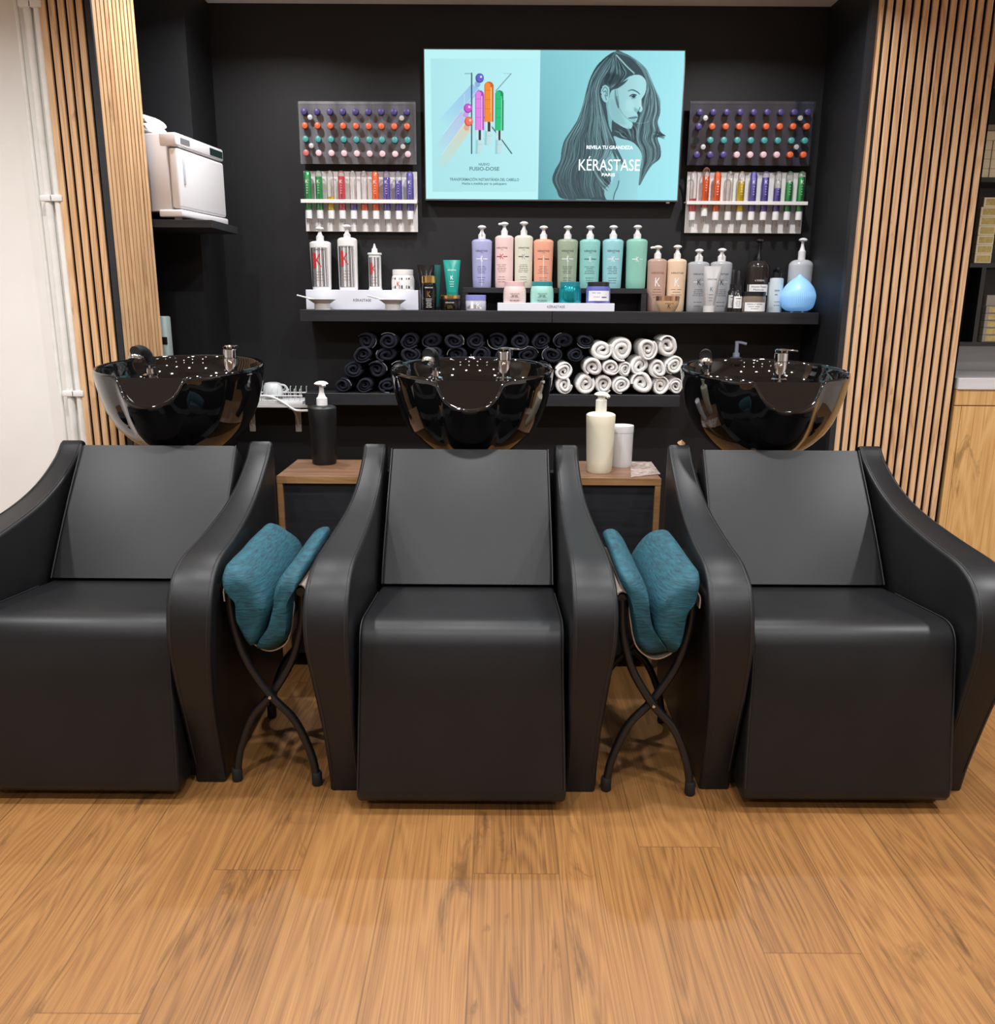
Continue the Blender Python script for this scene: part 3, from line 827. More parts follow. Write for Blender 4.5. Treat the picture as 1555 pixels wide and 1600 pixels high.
# ------------------------------------------------------------------ bottles standing on the shelf, right half
def k_big(km, fm=0, seed=0):
    def f(g, sk, ws, hs):
        p_text(g, sk, 'KÉRASTASE', 0, hs * 0.77, ws * 1.25, ws * 0.22, fm)
        p_text(g, sk, 'K', 0, hs * 0.585, ws * 0.52, ws * 0.85, km)
        p_fine(g, sk, 0, hs * 0.44, hs * 0.28, ws * 1.2, 4, fm, seed)
    return f
def grey_print(g, sk, ws, hs):
    p_text(g, sk, 'KÉRASTASE', 0, hs * 0.79, ws * 1.1, ws * 0.18, 0)
    p_bar(g, sk, -ws * .5, -ws * .16, hs * .62 - .0015, hs * .62 + .0015, 1); p_bar(g, sk, ws * .2, ws * .5, hs * .62 - .0015, hs * .62 + .0015, 1)
    p_text(g, sk, 'K', 0, hs * 0.62, ws * 0.32, ws * 0.5, 0)
    p_fine(g, sk, 0, hs * 0.46, hs * 0.34, ws * 1.1, 4, 0, 3); p_fine(g, sk, 0, hs * .2, hs * .12, ws, 2, 0, 9)
pump_bottle('rosy brown pump bottle just right of the riser', 1008.8, 1038.6, .94, 407.6, 486, 382.8, 3.93, zs_t, rgb(176, 136, 116), 396, k_big(1, 4, 1), 'pump bottles standing on the shelf', yaw=-1.1)
pump_bottle('peach beige pump bottle beside the rosy brown one', 1038.9, 1068.9, .92, 407.6, 486, 382.0, 3.93, zs_t, rgb(228, 194, 158), 396, k_big(1, 0, 2), 'pump bottles standing on the shelf', yaw=-0.2)
GB = rgb(158, 160, 164)
pump_bottle('grey pump bottle, the left one of two behind the silver tube', 1070.7, 1104.2, .94, 411.7, 486, 387.8, 3.93, zs_t, GB, 400, grey_print, 'grey pump bottles', rough=0.28)
pump_bottle('grey pump bottle, the right one of two behind the silver tube', 1105.5, 1139.5, .90, 411.7, 486.4, 387, 3.93, zs_t, rgb(160, 162, 166), 400, grey_print, 'grey pump bottles', rough=0.28)
def wlab(lines, z0, z1, extra=None):
    def f(g, sk, ws, hs):
        p_bar(g, sk, -ws * .93, ws * .93, hs * z0, hs * z1, 1, 14, 0.0004)
        n = len(lines)
        for i, (s, zz, w, h) in enumerate(lines): p_text(g, Skin([(r + .0004, z) for r, z in sk.p], sk.q), s, -ws * .02, hs * zz, ws * w, ws * h, 0)
        if extra: extra(g, sk, ws, hs)
    return f
AMB = mat('smoked_plastic', rgb(48, 42, 38), 0.15)
def brown_extra(g, sk, ws, hs): p_text(g, sk, "L'ORÉAL", 0, hs * .715, ws * .85, ws * .17, 1)
pump_bottle('dark smoked pump bottle with a white label near the right shelf end', 1162.5, 1197, 1.0, 418, 487, 372.8, 3.945, zs_t, rgb(52, 46, 42), 402, wlab([('Absolut Repair', .565, 1.35, .2), ('Molecular', .505, 1.0, .16)], .38, .62, brown_extra), None, pumpm=BLACKPL, rcw=0.22, q=0.9, rough=.14, nrk=.2, hnk=.13, head=0.95)
pump_bottle('large pale grey round pump bottle behind the blue diffuser', 1227, 1264, 1.0, 414, 487, 371, 3.956, zs_t, rgb(186, 190, 194), 392, lambda g, sk, ws, hs: p_fine(g, sk, ws * .45, hs * .62, hs * .58, ws * .35, 2, 0, 2), None, rcw=0.3, q=0.8, nrk=.24, hnk=.10, head=1.0, rough=.2)
# ------------------------------------------------------------------ white metallic bottles on the tall step
def metal_k(z0, z1):
    def f(g, sk, ws, hs):
        p_bar(g, sk, -ws * .84, ws * .74, hs * z0, hs * z1, 5, 16, 0.0004)
        s2 = Skin([(r + .0022, z) for r, z in sk.p], sk.q)
        s3 = Skin([(r + .0012, z) for r, z in sk.p], sk.q)
        for a, b in ((-.82, -.70), (.02, .05), (.22, .25), (.33, .40), (.50, .53), (.60, .62)): p_bar(g, s3, ws * a, ws * b, hs * (z0 + .01), hs * (z1 - .01), 0, 1)  # dark reflections of the shiny label, painted on as bars
        for a, b in ((-.30, -.18), (.10, .18), (.42, .48)): p_bar(g, s3, ws * a, ws * b, hs * (z0 + .01), hs * (z1 - .01), 1, 1)  # bright reflections between them, painted on as white bars
        p_bar(g, s2, -ws * .62, -ws * .36, hs * .47, hs * .78, 2, 2); 
        p_text(g, s2, 'K', -ws * .12, hs * .625, ws * .62, ws * 1.15, 2)
        p_text(g, s2, 'KÉRASTASE', 0, hs * .86, ws * .95, ws * .16, 0); p_fine(g, s2, 0, hs * .38, hs * .2, ws * .8, 4, 4, 3)
    return f
WB = rgb(234, 232, 230)
pump_bottle('white pump bottle with silver label, leftmost on the tall white step', 487, 520, .88, 379.4, 452.5, 353.9, 3.94, zwt, WB, 369, metal_k(.06, .90), 'white bottles on the tall step', yaw=0.35, hnk=.02)
pump_bottle('taller white pump bottle with a red K and silver label', 530, 560.5, .95, 374.5, 452.5, 350.2, 3.94, zwt, WB, 366, metal_k(.05, .88), 'white bottles on the tall step', yaw=-0.1)
# applicator bottle
def simple_thing(name, label, cat, u, v, Y, zb, group=None, rz=0.0):
    p = at_y(u, v, Y); return thing(name, label, cat, (p.x, Y, zb), rz, group), mpp(u, v, Y)
t, s = simple_thing('applicator_bottle', 'slim white applicator bottle with a pointed nozzle and silver label', 'bottle', 587, 453, 3.94, zwt)
r = 9.6 * s; h = 53 * s
prof = [(0, 0), (r * 1.12, 0), (r * 1.1, .004), (r, .012), (r, h), (0, h)]
G().add(lathe(prof, 30)).build('bottle_body', mat('white_bottle', WB, .3), t)
G().add(lathe([(0, h + .0002), (r * 1.14, h + .0002), (r * 1.14, h + .008), (r * .5, h + .009), (r * .45, h + .025), (r * .28, h + .028), (r * .08, h + .047), (0, h + .047)], 24)).build('nozzle_cap', WHITEPL, t)
g = G(); sk = Skin(prof[1:], 1); p_bar(g, sk, -r * .85, r * .8, .014, h * .93, 5, 14, .0004); s2 = Skin([(a + .002, b) for a, b in prof[1:]], 1)

s3 = Skin([(a + .001, b) for a, b in prof[1:]], 1)
for a, b, m_ in ((-.84, -.70, 0), (-.2, -.05, 1), (.12, .17, 0), (.3, .42, 1), (.5, .56, 0), (.66, .7, 0)): p_bar(g, s3, r * a, r * b, .016, h * .92, m_, 1)  # striped reflections of the silver label, painted as dark and white bars
p_bar(g, s2, -r * .62, -r * .34, h * .45, h * .78, 2, 2); p_text(g, s2, 'K', -r * .05, h * .6, r * .7, r * 1.3, 2); p_fine(g, s2, 0, h * .36, h * .2, r * 1.1, 3, 4, 2)
g.build('label_print', [INK, INKW, INKR, INK, mat('brown_print', rgb(120, 60, 40), .5), SILVER], t, smooth=None)

# ------------------------------------------------------------------ jars
def jar(label, ul, ur, vlt, vlb, vb, Y, zb, body, lid, printf=None, neck=0.9, lidk=0.92, group=None, shape='barrel', brough=.3, bmetal=0, lrough=.35, lmetal=0, name='jar'):
    t, s = simple_thing(name, label, 'jar', (ul + ur) / 2, vb, Y, zb, group)
    w = (ur - ul) * s / 2; hl = (vb - vlb) * s * 1.02; ht = (vb - vlt) * s * 1.02
    if shape == 'barrel': prof = [(0, 0), (w * .95, 0), (w * .985, .003), (w, hl * .35), (w * .99, hl * .62), (w * .955, hl * .82), (w * neck, hl * .95), (w * neck * .97, hl), (0, hl)]
    elif shape == 'bowl': prof = [(0, 0), (w * .62, 0), (w * .66, .003), (w * .84, hl * .45), (w * .95, hl * .8), (w * .97, hl), (0, hl)]
    else: prof = [(0, 0), (w * .97, 0), (w, .003), (w, hl * .85), (w * .96, hl), (0, hl)]
    G().add(lathe(prof, 36)).build('jar_body', mat('jar_' + label[:26], body, brough, bmetal), t)
    G().add(lathe([(0, hl + .0002), (w * lidk, hl + .0002), (w * lidk, ht - .0015), (w * lidk - .0015, ht), (0, ht)], 36)).build('lid', mat('lid_' + label[:26], lid, lrough, lmetal), t)
    if printf:
        g = G(); printf(g, Skin(prof[1:], 1), w, hl)
        g.build('label_print', [INK, INKW, INKR, mat('teal_print', rgb(20, 110, 110), .5), GOLD, SILVER, mat('blue_print', rgb(70, 84, 170), .5)], t, smooth=None)
    return t
def jp(name_, m=0, z=.55):
    def f(g, sk, w, h):
        p_text(g, sk, name_, 0, h * z, w * .8, w * .10, m); p_fine(g, sk, 0, h * (z - .09), h * (z - .2), w * .85, 3, m, 4); p_fine(g, sk, 0, h * .14, h * .14, w * 1.3, 1, m, 8)
    return f
YJ = 3.824
jg = 'jars on the low white step'
jar('pale pink jar with a pink lid on the low white step', 786.5, 822, 441.3, 448.5, 472.8, YJ, zst, rgb(228, 204, 200), rgb(228, 190, 190), jp('KÉRASTASE'), group=jg, lidk=.88)
jar('mint jar with a teal lid on the low white step', 828.5, 865, 441.3, 448, 472.8, YJ, zst, rgb(160, 212, 200), rgb(40, 138, 144), jp('KÉRASTASE', 3), group=jg, lidk=.88)
jar('shiny teal jar with a teal lid on the low white step', 872.4, 908.2, 441.5, 448, 473, YJ, zst, rgb(20, 142, 152), rgb(30, 130, 140), None, group=jg, lidk=.86, brough=.22, bmetal=.55)
def serie(g, sk, w, h):
    p_bar(g, sk, -w * .96, w * .96, h * .14, h * .74, 1, 14, .0004); s2 = Skin([(a + .0005, b) for a, b in sk.p], 1)
    p_bar(g, s2, w * .2, w * .6, h * .33, h * .39, 6, 3); p_fine(g, s2, -w * .2, h * .62, h * .38, w * .8, 2, 6, 2)
jar('purple jar with a black lid and white label on the low step', 915.5, 953, 441.8, 448.5, 473.2, YJ, zst, rgb(104, 108, 190), rgb(40, 40, 46), serie, group=jg, lidk=.9, shape='straight')
def reflection_stripes(g, sk, w, h):
    for k in range(9):
        x = -w * .8 + w * 1.6 * k / 8
        p_bar(g, sk, x - w * .06, x + w * .06, h * .1, h * .8, (5, 0, 1)[k % 3], 4, .0009)  # each bar is a painted reflection on the jar's silver label
    s2 = Skin([(a + .002, b) for a, b in sk.p], 1); p_text(g, s2, "K", -w * .3, h * .4, w * .25, w * .4, 2)
jar('white jar with striped silver label on the tall white step', 612.2, 648, 423, 430.5, 453.3, 3.937, zwt, rgb(232, 230, 228), rgb(230, 228, 226), reflection_stripes, lidk=.9)
def lavp(g, sk, w, h):
    p_bar(g, sk, -w * .93, w * .93, h * .16, h * .92, 5, 14, .0004); s2 = Skin([(a + .0005, b) for a, b in sk.p], 1)
    p_bar(g, s2, -w * .45, -w * .2, h * .2, h * .88, 1, 2); p_text(g, s2, 'K', w * .35, h * .5, w * .5, w * .6, 1)
jar('silver jar with a lavender lid in front of the left end of the riser', 727.5, 759.5, 462.5, 470, 485.5, 3.828, zs_t, rgb(204, 204, 220), rgb(138, 140, 210), lavp, shape='straight', lidk=1.0)
def blackj(g, sk, w, h): p_text(g, sk, 'KÉRASTASE', 0, h * .68, w * .8, w * .13, 1); p_fine(g, sk, 0, h * .4, h * .2, w * .6, 3, 4, 3)
jar('low black jar with a gold rimmed lid under the teal tube', 687.3, 720.8, 462.6, 467.5, 485, 3.815, zs_t, rgb(16, 16, 18), rgb(220, 186, 120), blackj, shape='straight', lidk=.97, lmetal=1, lrough=.2, brough=.15)
def bowlp(g, sk, w, h): p_text(g, sk, 'KÉRASTASE', 0, h * .78, w * .7, w * .1, 0); p_text(g, sk, 'K', 0, h * .5, w * .25, w * .36, 0)
jar('low gold bowl shaped jar with a copper lid before the brown bottle', 1024, 1061, 463.5, 470.8, 487, 3.818, zs_t, rgb(220, 186, 146), rgb(206, 160, 130), bowlp, shape='bowl', lidk=.98, lmetal=.8, lrough=.2)
def absj(g, sk, w, h):
    p_bar(g, sk, -w * .95, w * .95, h * .06, h * .60, 1, 14, .0004); s2 = Skin([(a + .0005, b) for a, b in sk.p], 1)
    p_text(g, s2, 'ABSOLUT REPAIR', -w * .1, h * .5, w * 1.25, w * .11, 0); p_fine(g, s2, -w * .1, h * .35, h * .22, w * 1.1, 2, 0, 6)
jar('brown jar with black lid and white label before the smoked bottle', 1157.5, 1194.5, 456, 462.3, 486.5, 3.82, zs_t, rgb(124, 112, 96), rgb(24, 24, 26), absj, shape='straight', lidk=1.0, brough=.2)

# ------------------------------------------------------------------ squeeze tubes standing on their caps
def squeeze(label, ut0, ut1, ub0, ub1, vt, vc, vb, Y, zb, body, capm, printf=None, metal=0.0, rough=.3):
    t, s = simple_thing('squeeze_tube', label, 'tube', (ub0 + ub1) / 2, vb, Y, zb)
    wt = (ut1 - ut0) * s / 2; wb = (ub1 - ub0) * s / 2; hc = max((vb - vc) * s, .001); ht = (vb - vt) * s * 1.02
    cx = ((ut0 + ut1) / 2 - (ub0 + ub1) / 2) * s * .6
    rings = []
    for k in range(11):
        f = k / 10; w = wb * .97 + (wt - wb * .97) * f; d = wb * .97 * (1 - f ** 1.6) + .0012 * f; z = hc + .0003 + (ht - hc) * f
        rings.append([(cx * f + w * math.cos(2 * PI * j / 28), d * math.sin(2 * PI * j / 28), z) for j in range(28)])
    G().add(loft(rings)).build('tube_body', mat('tube_' + label[:24], body, rough, metal), t, 50)
    G().add(lathe([(0, 0), (wb, 0), (wb, hc), (0, hc)], 28)).build('cap', capm, t)
    if printf:
        class S2:
            def pt(self, x, z, e=.0005):
                f = min(max((z - hc) / (ht - hc), 0), 1); w = wb * .97 + (wt - wb * .97) * f; d = wb * .97 * (1 - f ** 1.6) + .0012 * f
                k = max(-.99, min(.99, x / w)); return (cx * f + x, -d * math.sqrt(1 - k * k) - e - .0003, z)
        g = G(); printf(g, S2(), wt, ht)
        g.build('label_print', [INK, INKW, INKR, mat('teal_print', rgb(20, 110, 110), .5), GOLD], t, smooth=None)
    return t
def tp(m, km): 
    def f(g, sk, w, h):
        p_text(g, sk, 'KÉRASTASE', 0, h * .72, w * .95, w * .17, m); p_text(g, sk, 'K', 0, h * .5, w * .3, w * .42, km); p_fine(g, sk, 0, h * .38, h * .25, w * .6, 3, m, 5)
    return f
squeeze('glossy black tube behind the black and gold bottle', 652.5, 679, 659, 676, 418.3, 480, 485, 3.885, zs_t, rgb(18, 18, 20), BLACKPL, tp(1, 1), rough=.15)
squeeze('dark green tube standing behind the black and gold bottle', 676, 690, 677, 687, 418.5, 480, 485, 3.91, zs_t, rgb(16, 84, 80), BLACKPL)
squeeze('bright teal tube standing on the low black jar', 692.5, 719.5, 698, 716, 410.3, 458, 462.0, 3.815, zs_t + 0.0004 + 22.4 * mpp(704, 485, 3.815) * 1.02, rgb(20, 146, 136), mat('teal_cap', rgb(16, 120, 112), .3), tp(1, 1), rough=.25)
squeeze('silver tube with a white cap before the two grey bottles', 1096.8, 1126.5, 1098.6, 1116, 419.5, 477.5, 487, 3.815, zs_t, rgb(196, 196, 198), mat('pearl_cap', rgb(214, 210, 208), .25), tp(0, 3), metal=.4, rough=.28)
# black and gold bottle
t, s = simple_thing('shampoo_bottle', 'black bottle with a gold cap at the left of the gold rimmed jar', 'bottle', 671.3, 485, 3.80, zs_t)
r = 11.2 * s; h = 41 * s; ht = 51 * s * 1.02
prof = [(0, 0), (r * .9, 0), (r * .94, .003), (r, h * .5), (r * .98, h * .85), (r * .86, h), (0, h)]
G().add(lathe(prof, 30, 1, .8)).build('bottle_body', mat('gloss_black', rgb(16, 16, 18), .14), t)
G().add(lathe([(0, h + .0002), (r * .98, h + .0002), (r, h + .003), (r * .98, ht - .002), (r * .9, ht), (0, ht)], 30, 1, .8)).build('cap', GOLD, t)
g = G(); sk = Skin(prof[1:], .8); p_text(g, sk, 'KÉRASTASE', 0, h * .84, r * 1.1, r * .2, 1); p_text(g, sk, 'K', 0, h * .6, r * .5, r * .8, 4); p_fine(g, sk, 0, h * .42, h * .12, r * 1.0, 6, 1, 5)
g.build('label_print', [INK, INKW, INKR, INK, GOLD], t, smooth=None)
# dropper bottles
def dropper(label, u, v, Y, r, h, hl, frost):
    t, s = simple_thing('dropper_bottle', label, 'bottle', u, v, Y, zs_t)
    prof = [(0, 0), (r, 0), (r, h * .86), (r * .55, h), (0, h)]
    G().add(lathe(prof, 24)).build('bottle_body', mat('smoked_glass', rgb(34, 31, 30), .12), t)
    G().add(lathe([(0, h + .0002), (r * .62, h + .0002), (r * .62, h + .018), (r * .42, h + .02), (r * .40, hl - .006), (r * .3, hl), (0, hl)], 20)).build('dropper_cap', BLACKPL, t)
    g = G(); sk = Skin(prof[1:], 1); p_bar(g, sk, -r * .9, r * .9, h * .18, h * .72, 1, 10, .0004); s2 = Skin([(a + .0005, b) for a, b in prof[1:]], 1); p_bar(g, s2, -r * .55, r * .55, h * .605, h * .635, 0, 4); p_fine(g, s2, 0, h * .5, h * .28, r * 1.3, 4, 0, 7)
    g.build('label_print', [INK, INKW], t, smooth=None)
dropper('small black dropper bottle with white label left of the brown jar', 1151, 486.5, 3.815, .0195, .092, .172, 0)
dropper('small black dropper bottle half hidden behind the other dropper bottle', 1142.5, 486.5, 3.86, .0195, .1, .178, 0)
# spray bottles
def spray(label, u, Y, r, h, hl):
    t, s = simple_thing('spray_bottle', label, 'bottle', u, 486.5, Y, zs_t, 'pale spray bottles')
    prof = [(0, 0), (r, 0), (r, h * .93), (r * .93, h * .985), (r * .5, h), (0, h)]
    G().add(lathe(prof, 28)).build('bottle_body', mat('pale_aqua_plastic', rgb(206, 220, 224), .3), t)
    pm = G().add(lathe([(0, h + .0002), (r * .62, h + .0002), (r * .62, h + .02), (r * .34, h + .024), (r * .34, hl - .016), (0, hl - .016)], 20)).build('pump', BLACKPL, t)
    G().add(box(-.008, .012, -r * .62, r * .55, hl - .016, hl, .004)).build('pump_head', BLACKPL, pm)
    g = G(); sk = Skin(prof[1:], 1); p_fine(g, sk, -r * .1, h * .64, h * .61, r * .9, 2, 0, 5); p_fine(g, sk, -r * .2, h * .52, h * .50, r * .6, 2, 0, 8); p_fine(g, sk, 0, h * .3, h * .2, r * 1.1, 2, 0, 3)
    g.build('label_print', INK, t, smooth=None)
spray('pale aqua spray bottle with a black pump touching the blue diffuser', 1210, 3.905, .0295, .147, .19)
spray('pale spray bottle half hidden behind the aqua spray bottle', 1207, 3.96, .0285, .13, .185)
# blue diffuser
t, s = simple_thing('aroma_diffuser', 'glowing light blue drop shaped diffuser at the right shelf end', 'diffuser', 1245.3, 487, 3.840, zs_t)
R = 26.3 * s
prof = [(0, .006), (R * .45, .006), (R * .72, .012), (R * .9, R * .35), (R, R * .8), (R * .97, R * 1.1), (R * .84, R * 1.42), (R * .6, R * 1.72), (R * .36, R * 1.92), (R * .17, R * 2.06), (R * .08, R * 2.16), (0, R * 2.19)]
pp = crom([(a, b, 0) for a, b in prof], 4); pp = [(max(p.x, 0), p.y) for p in pp]
seg = 120; V = []; F = []; n = len(pp)
for k in range(seg):
    a = 2 * PI * k / seg; rib = 1 - (.03 if k % 2 else 0)
    for r, z in pp:
        q = rib if R * .35 < z < R * 1.75 else 1
        V.append((r * q * math.cos(a), r * q * math.sin(a), z))
for k in range(seg):
    for i in range(n - 1): F.append((k * n + i, ((k + 1) % seg) * n + i, ((k + 1) % seg) * n + i + 1, k * n + i + 1))
G().add((V, F)).build('diffuser_shell', mat('blue_glow_plastic', rgb(150, 196, 236), .4, emit=rgb(110, 172, 236), estr=.42), t, 60)
for a in (.4, 1.9, 3.6, 5.2): G().add(lathe([(0, 0), (.005, 0), (.005, .009), (0, .009)], 12)).build('foot', WHITEPL, t, loc=(R * .42 * math.cos(a), R * .42 * math.sin(a), 0))
# white mixing dishes
def dish(label, u0, u1, v, Y, a):
    t, s = simple_thing('mixing_dish', label, 'dish', (u0 + u1) / 2, 484, Y, zs_t, 'white mixing dishes')
    w = (u1 - u0) * s / 2
    G().add(lathe([(0, 0), (w * .56, 0), (w * .55, .026), (w * .62, .028), (w, .044), (w * .97, .0455), (w * .6, .032), (0, .031)], 36)).build('dish_body', mat('white_melamine', rgb(232, 230, 228), .3), t)
    G().add(tube([(-w * .6 + .01, -w * .0, .040), (-w * .95, -w * .05, .048), (-w * 1.75, -w * .12, .060)], .0035, 10, 4)).build('handle', mat('white_melamine', rgb(232, 230, 228), .3), t)
dish('white mixing dish at the far left end of the upper shelf', 482, 526, 484, 3.812, 0)
dish('white mixing dish before the right end of the tall white step', 592, 636, 484, 3.812, 0)
# ================================================================== ROLLED TOWELS
def roll_mesh(R, L, turns=2.6, seed=0, cap_bulge=0.010):
    """a towel strip wound into a spiral, extruded along y; returns verts/faces with the front end at y = 0"""
    Q = np.random.default_rng(seed); n = int(turns * 22)
    pitch = (R - 0.004) / turns; ph = Q.uniform(0, 6.28, 4); a0 = Q.uniform(0, 6.28)
    inn = []; out = []; cen = []
    for i in range(n + 1):
        f = i / n; a = a0 + turns * 2 * PI * f
        rr = 0.004 + pitch * turns * f
        wob = 1 + 0.10 * math.sin(2 * a + ph[0]) + 0.05 * math.sin(3 * a + ph[1]) + 0.05 * math.sin(5 * f * 6 + ph[2])
        th = pitch * 0.50
        ro = min(rr * wob + th, R * (1 + 0.03 * math.sin(2 * a + ph[0]))); ri = max(rr * wob - th, 0.0005)
        inn.append((ri * math.cos(a), ri * math.sin(a))); out.append((ro * math.cos(a), ro * math.sin(a)))
        cen.append(((ri + ro) / 2 * math.cos(a), (ri + ro) / 2 * math.sin(a), f))
    V = []; F = []
    def lay(y, k, jit=0):
        base = len(V)
        for (ix, iz), (ox, oz), (cx, cz, f) in zip(inn, out, cen):
            yy = y + jit * (0.006 * math.sin(9 * f + ph[3]) + 0.012 * (1 - f) - 0.004)
            V.append((cx + (ix - cx) * k, yy, cz + (iz - cz) * k)); V.append((cx + (ox - cx) * k, yy, cz + (oz - cz) * k))
        return base
    seq = [(-0.004, 0.25, 1), (-0.002, 0.62, 1), (0.003, 0.90, 1), (0.011, 1.0, 1), (L - 0.01, 1.0, 0), (L - 0.001, 0.7, 0)]
    B = [lay(*s) for s in seq]
    for b, c in zip(B, B[1:]):
        for i in range(n):
            F.append((b + 2 * i, b + 2 * i + 2, c + 2 * i + 2, c + 2 * i)); F.append((b + 2 * i + 1, c + 2 * i + 1, c + 2 * i + 3, b + 2 * i + 3))
        F.append((b, c, c + 1, b + 1)); F.append((b + 2 * n, b + 2 * n + 1, c + 2 * n + 1, c + 2 * n))
    for b in (B[0], B[-1]):
        for i in range(n): F.append((b + 2 * i, b + 2 * i + 1, b + 2 * i + 3, b + 2 * i + 2))
    return V, F
def rolled(name, label, u, v, rpx, Y, L, m, group, seed, zfix=None, hem=None, sq=1.0, tilt=0.0):
    p = at_y(u, v, Y); R = rpx * mpp(u, v, Y)
    z = p.z if zfix is None else zfix
    V, F = roll_mesh(R, L, 2.0 + (seed % 3) * 0.3, seed)
    V = [(x, y, zz * sq) for x, y, zz in V]
    t = thing(name, label, 'towel', (p.x, Y, z), 0, group); t.rotation_euler = (0, 0, tilt)
    G().add((V, F)).build('towel_roll', m, t, 60)
    if hem:
        a0, a1 = hem
        P = [((R + .001) * math.cos(a0 + (a1 - a0) * i / 10), -0.001 + 0.003 * math.sin(i), (R + .001) * sq * math.sin(a0 + (a1 - a0) * i / 10)) for i in range(11)]
        G().add(tube(P, 0.0013, 6, 1)).build('hem', mat('pale_hem', rgb(150, 150, 155), .8), t)
    return t, R
WT = [(882, 606, 13, 'lower left end of the white pile'), (881, 580.5, 13.5, 'stacked on the leftmost bottom roll'), (915, 601, 15, 'bottom row, second from the left'),
      (944, 602, 14, 'bottom row, behind the cream bottle pump'), (971, 602.5, 13.5, 'bottom row, right of the cream bottle pump'), (1002.5, 601.5, 16.5, 'largest in the bottom row'),
      (1032, 604, 13.5, 'bottom row, second from the right'), (1056, 604.5, 12, 'bottom row, rightmost'), (927, 574, 14, 'middle row, leftmost'),
      (955, 574, 12.5, 'middle row, second from the left'), (977, 577, 10.5, 'small one in the middle row'), (1000, 571.5, 14, 'middle row, under the third top roll'),
      (1029, 577, 13.5, 'middle row, second from the right'), (1054, 571, 14, 'middle row, rightmost'), (941, 546.5, 15.5, 'top row, leftmost'),
      (972, 546, 17.5, 'largest in the top row'), (1012.7, 546, 15.5, 'top row, third from the left'), (1043, 541, 15.5, 'top row, rightmost')]
for i, (u, v, r, l) in enumerate(WT):
    Y = 3.775 + (i % 4) * 0.004
    R = r * mpp(u, v, Y)
    zf = zl_t + R * 1.06 + .001 if v > 598 else None
    t, R = rolled('rolled_towel', 'rolled white towel, ' + l, u, v, r * 1.05, Y, 0.19 - (i % 3) * .012, TOWELW, 'rolled white towels on the lower shelf', 40 + i, zf)
    if i in (1, 6, 13, 14, 17):
        g = G()
        for k in range(5):
            a = 2.6 + k * .28 + i; g.add(tube([(R * .92 * math.cos(a), -.004, R * .92 * math.sin(a)), (R * .72 * math.cos(a + .06), -.0065, R * .72 * math.sin(a + .06)), (R * .9 * math.cos(a + .16), -.004, R * .9 * math.sin(a + .16))], .0012, 5, 2))
        g.build('woven_print', INK, t)
k = 0
rows = [(602.5, 535, 852, 10, 'bottom'), (577, 552, 846, 9, 'third'), (554.5, 567, 900, 10, 'second'), (533, 572, 915, 11, 'top')]
for rv, ua, ub, n, nm in rows:
    for i in range(n):
        u = ua + (ub - ua) * i / (n - 1)
        hem = None
        if (k * 7) % 3 != 1: hem = ((k * 1.7) % 6.28, (k * 1.7) % 6.28 + 1.0 + (k % 4) * .25)
        Y = 3.79 + (k % 3) * .006
        r = 15.6 if rv < 590 else 13.5
        if i == n - 1 and rv < 570: r = 13
        rolled('rolled_towel', 'rolled navy towel, %s row of the dark pile, %s from the left' % (nm, ORD[i]), u, rv, r, Y, 0.18, TOWELN, 'rolled navy towels on the lower shelf', 100 + k % 6, (zl_t + r * mpp(u, rv, Y) * .82 + .001) if rv > 590 else None, hem, 0.80, 0)
        k += 1
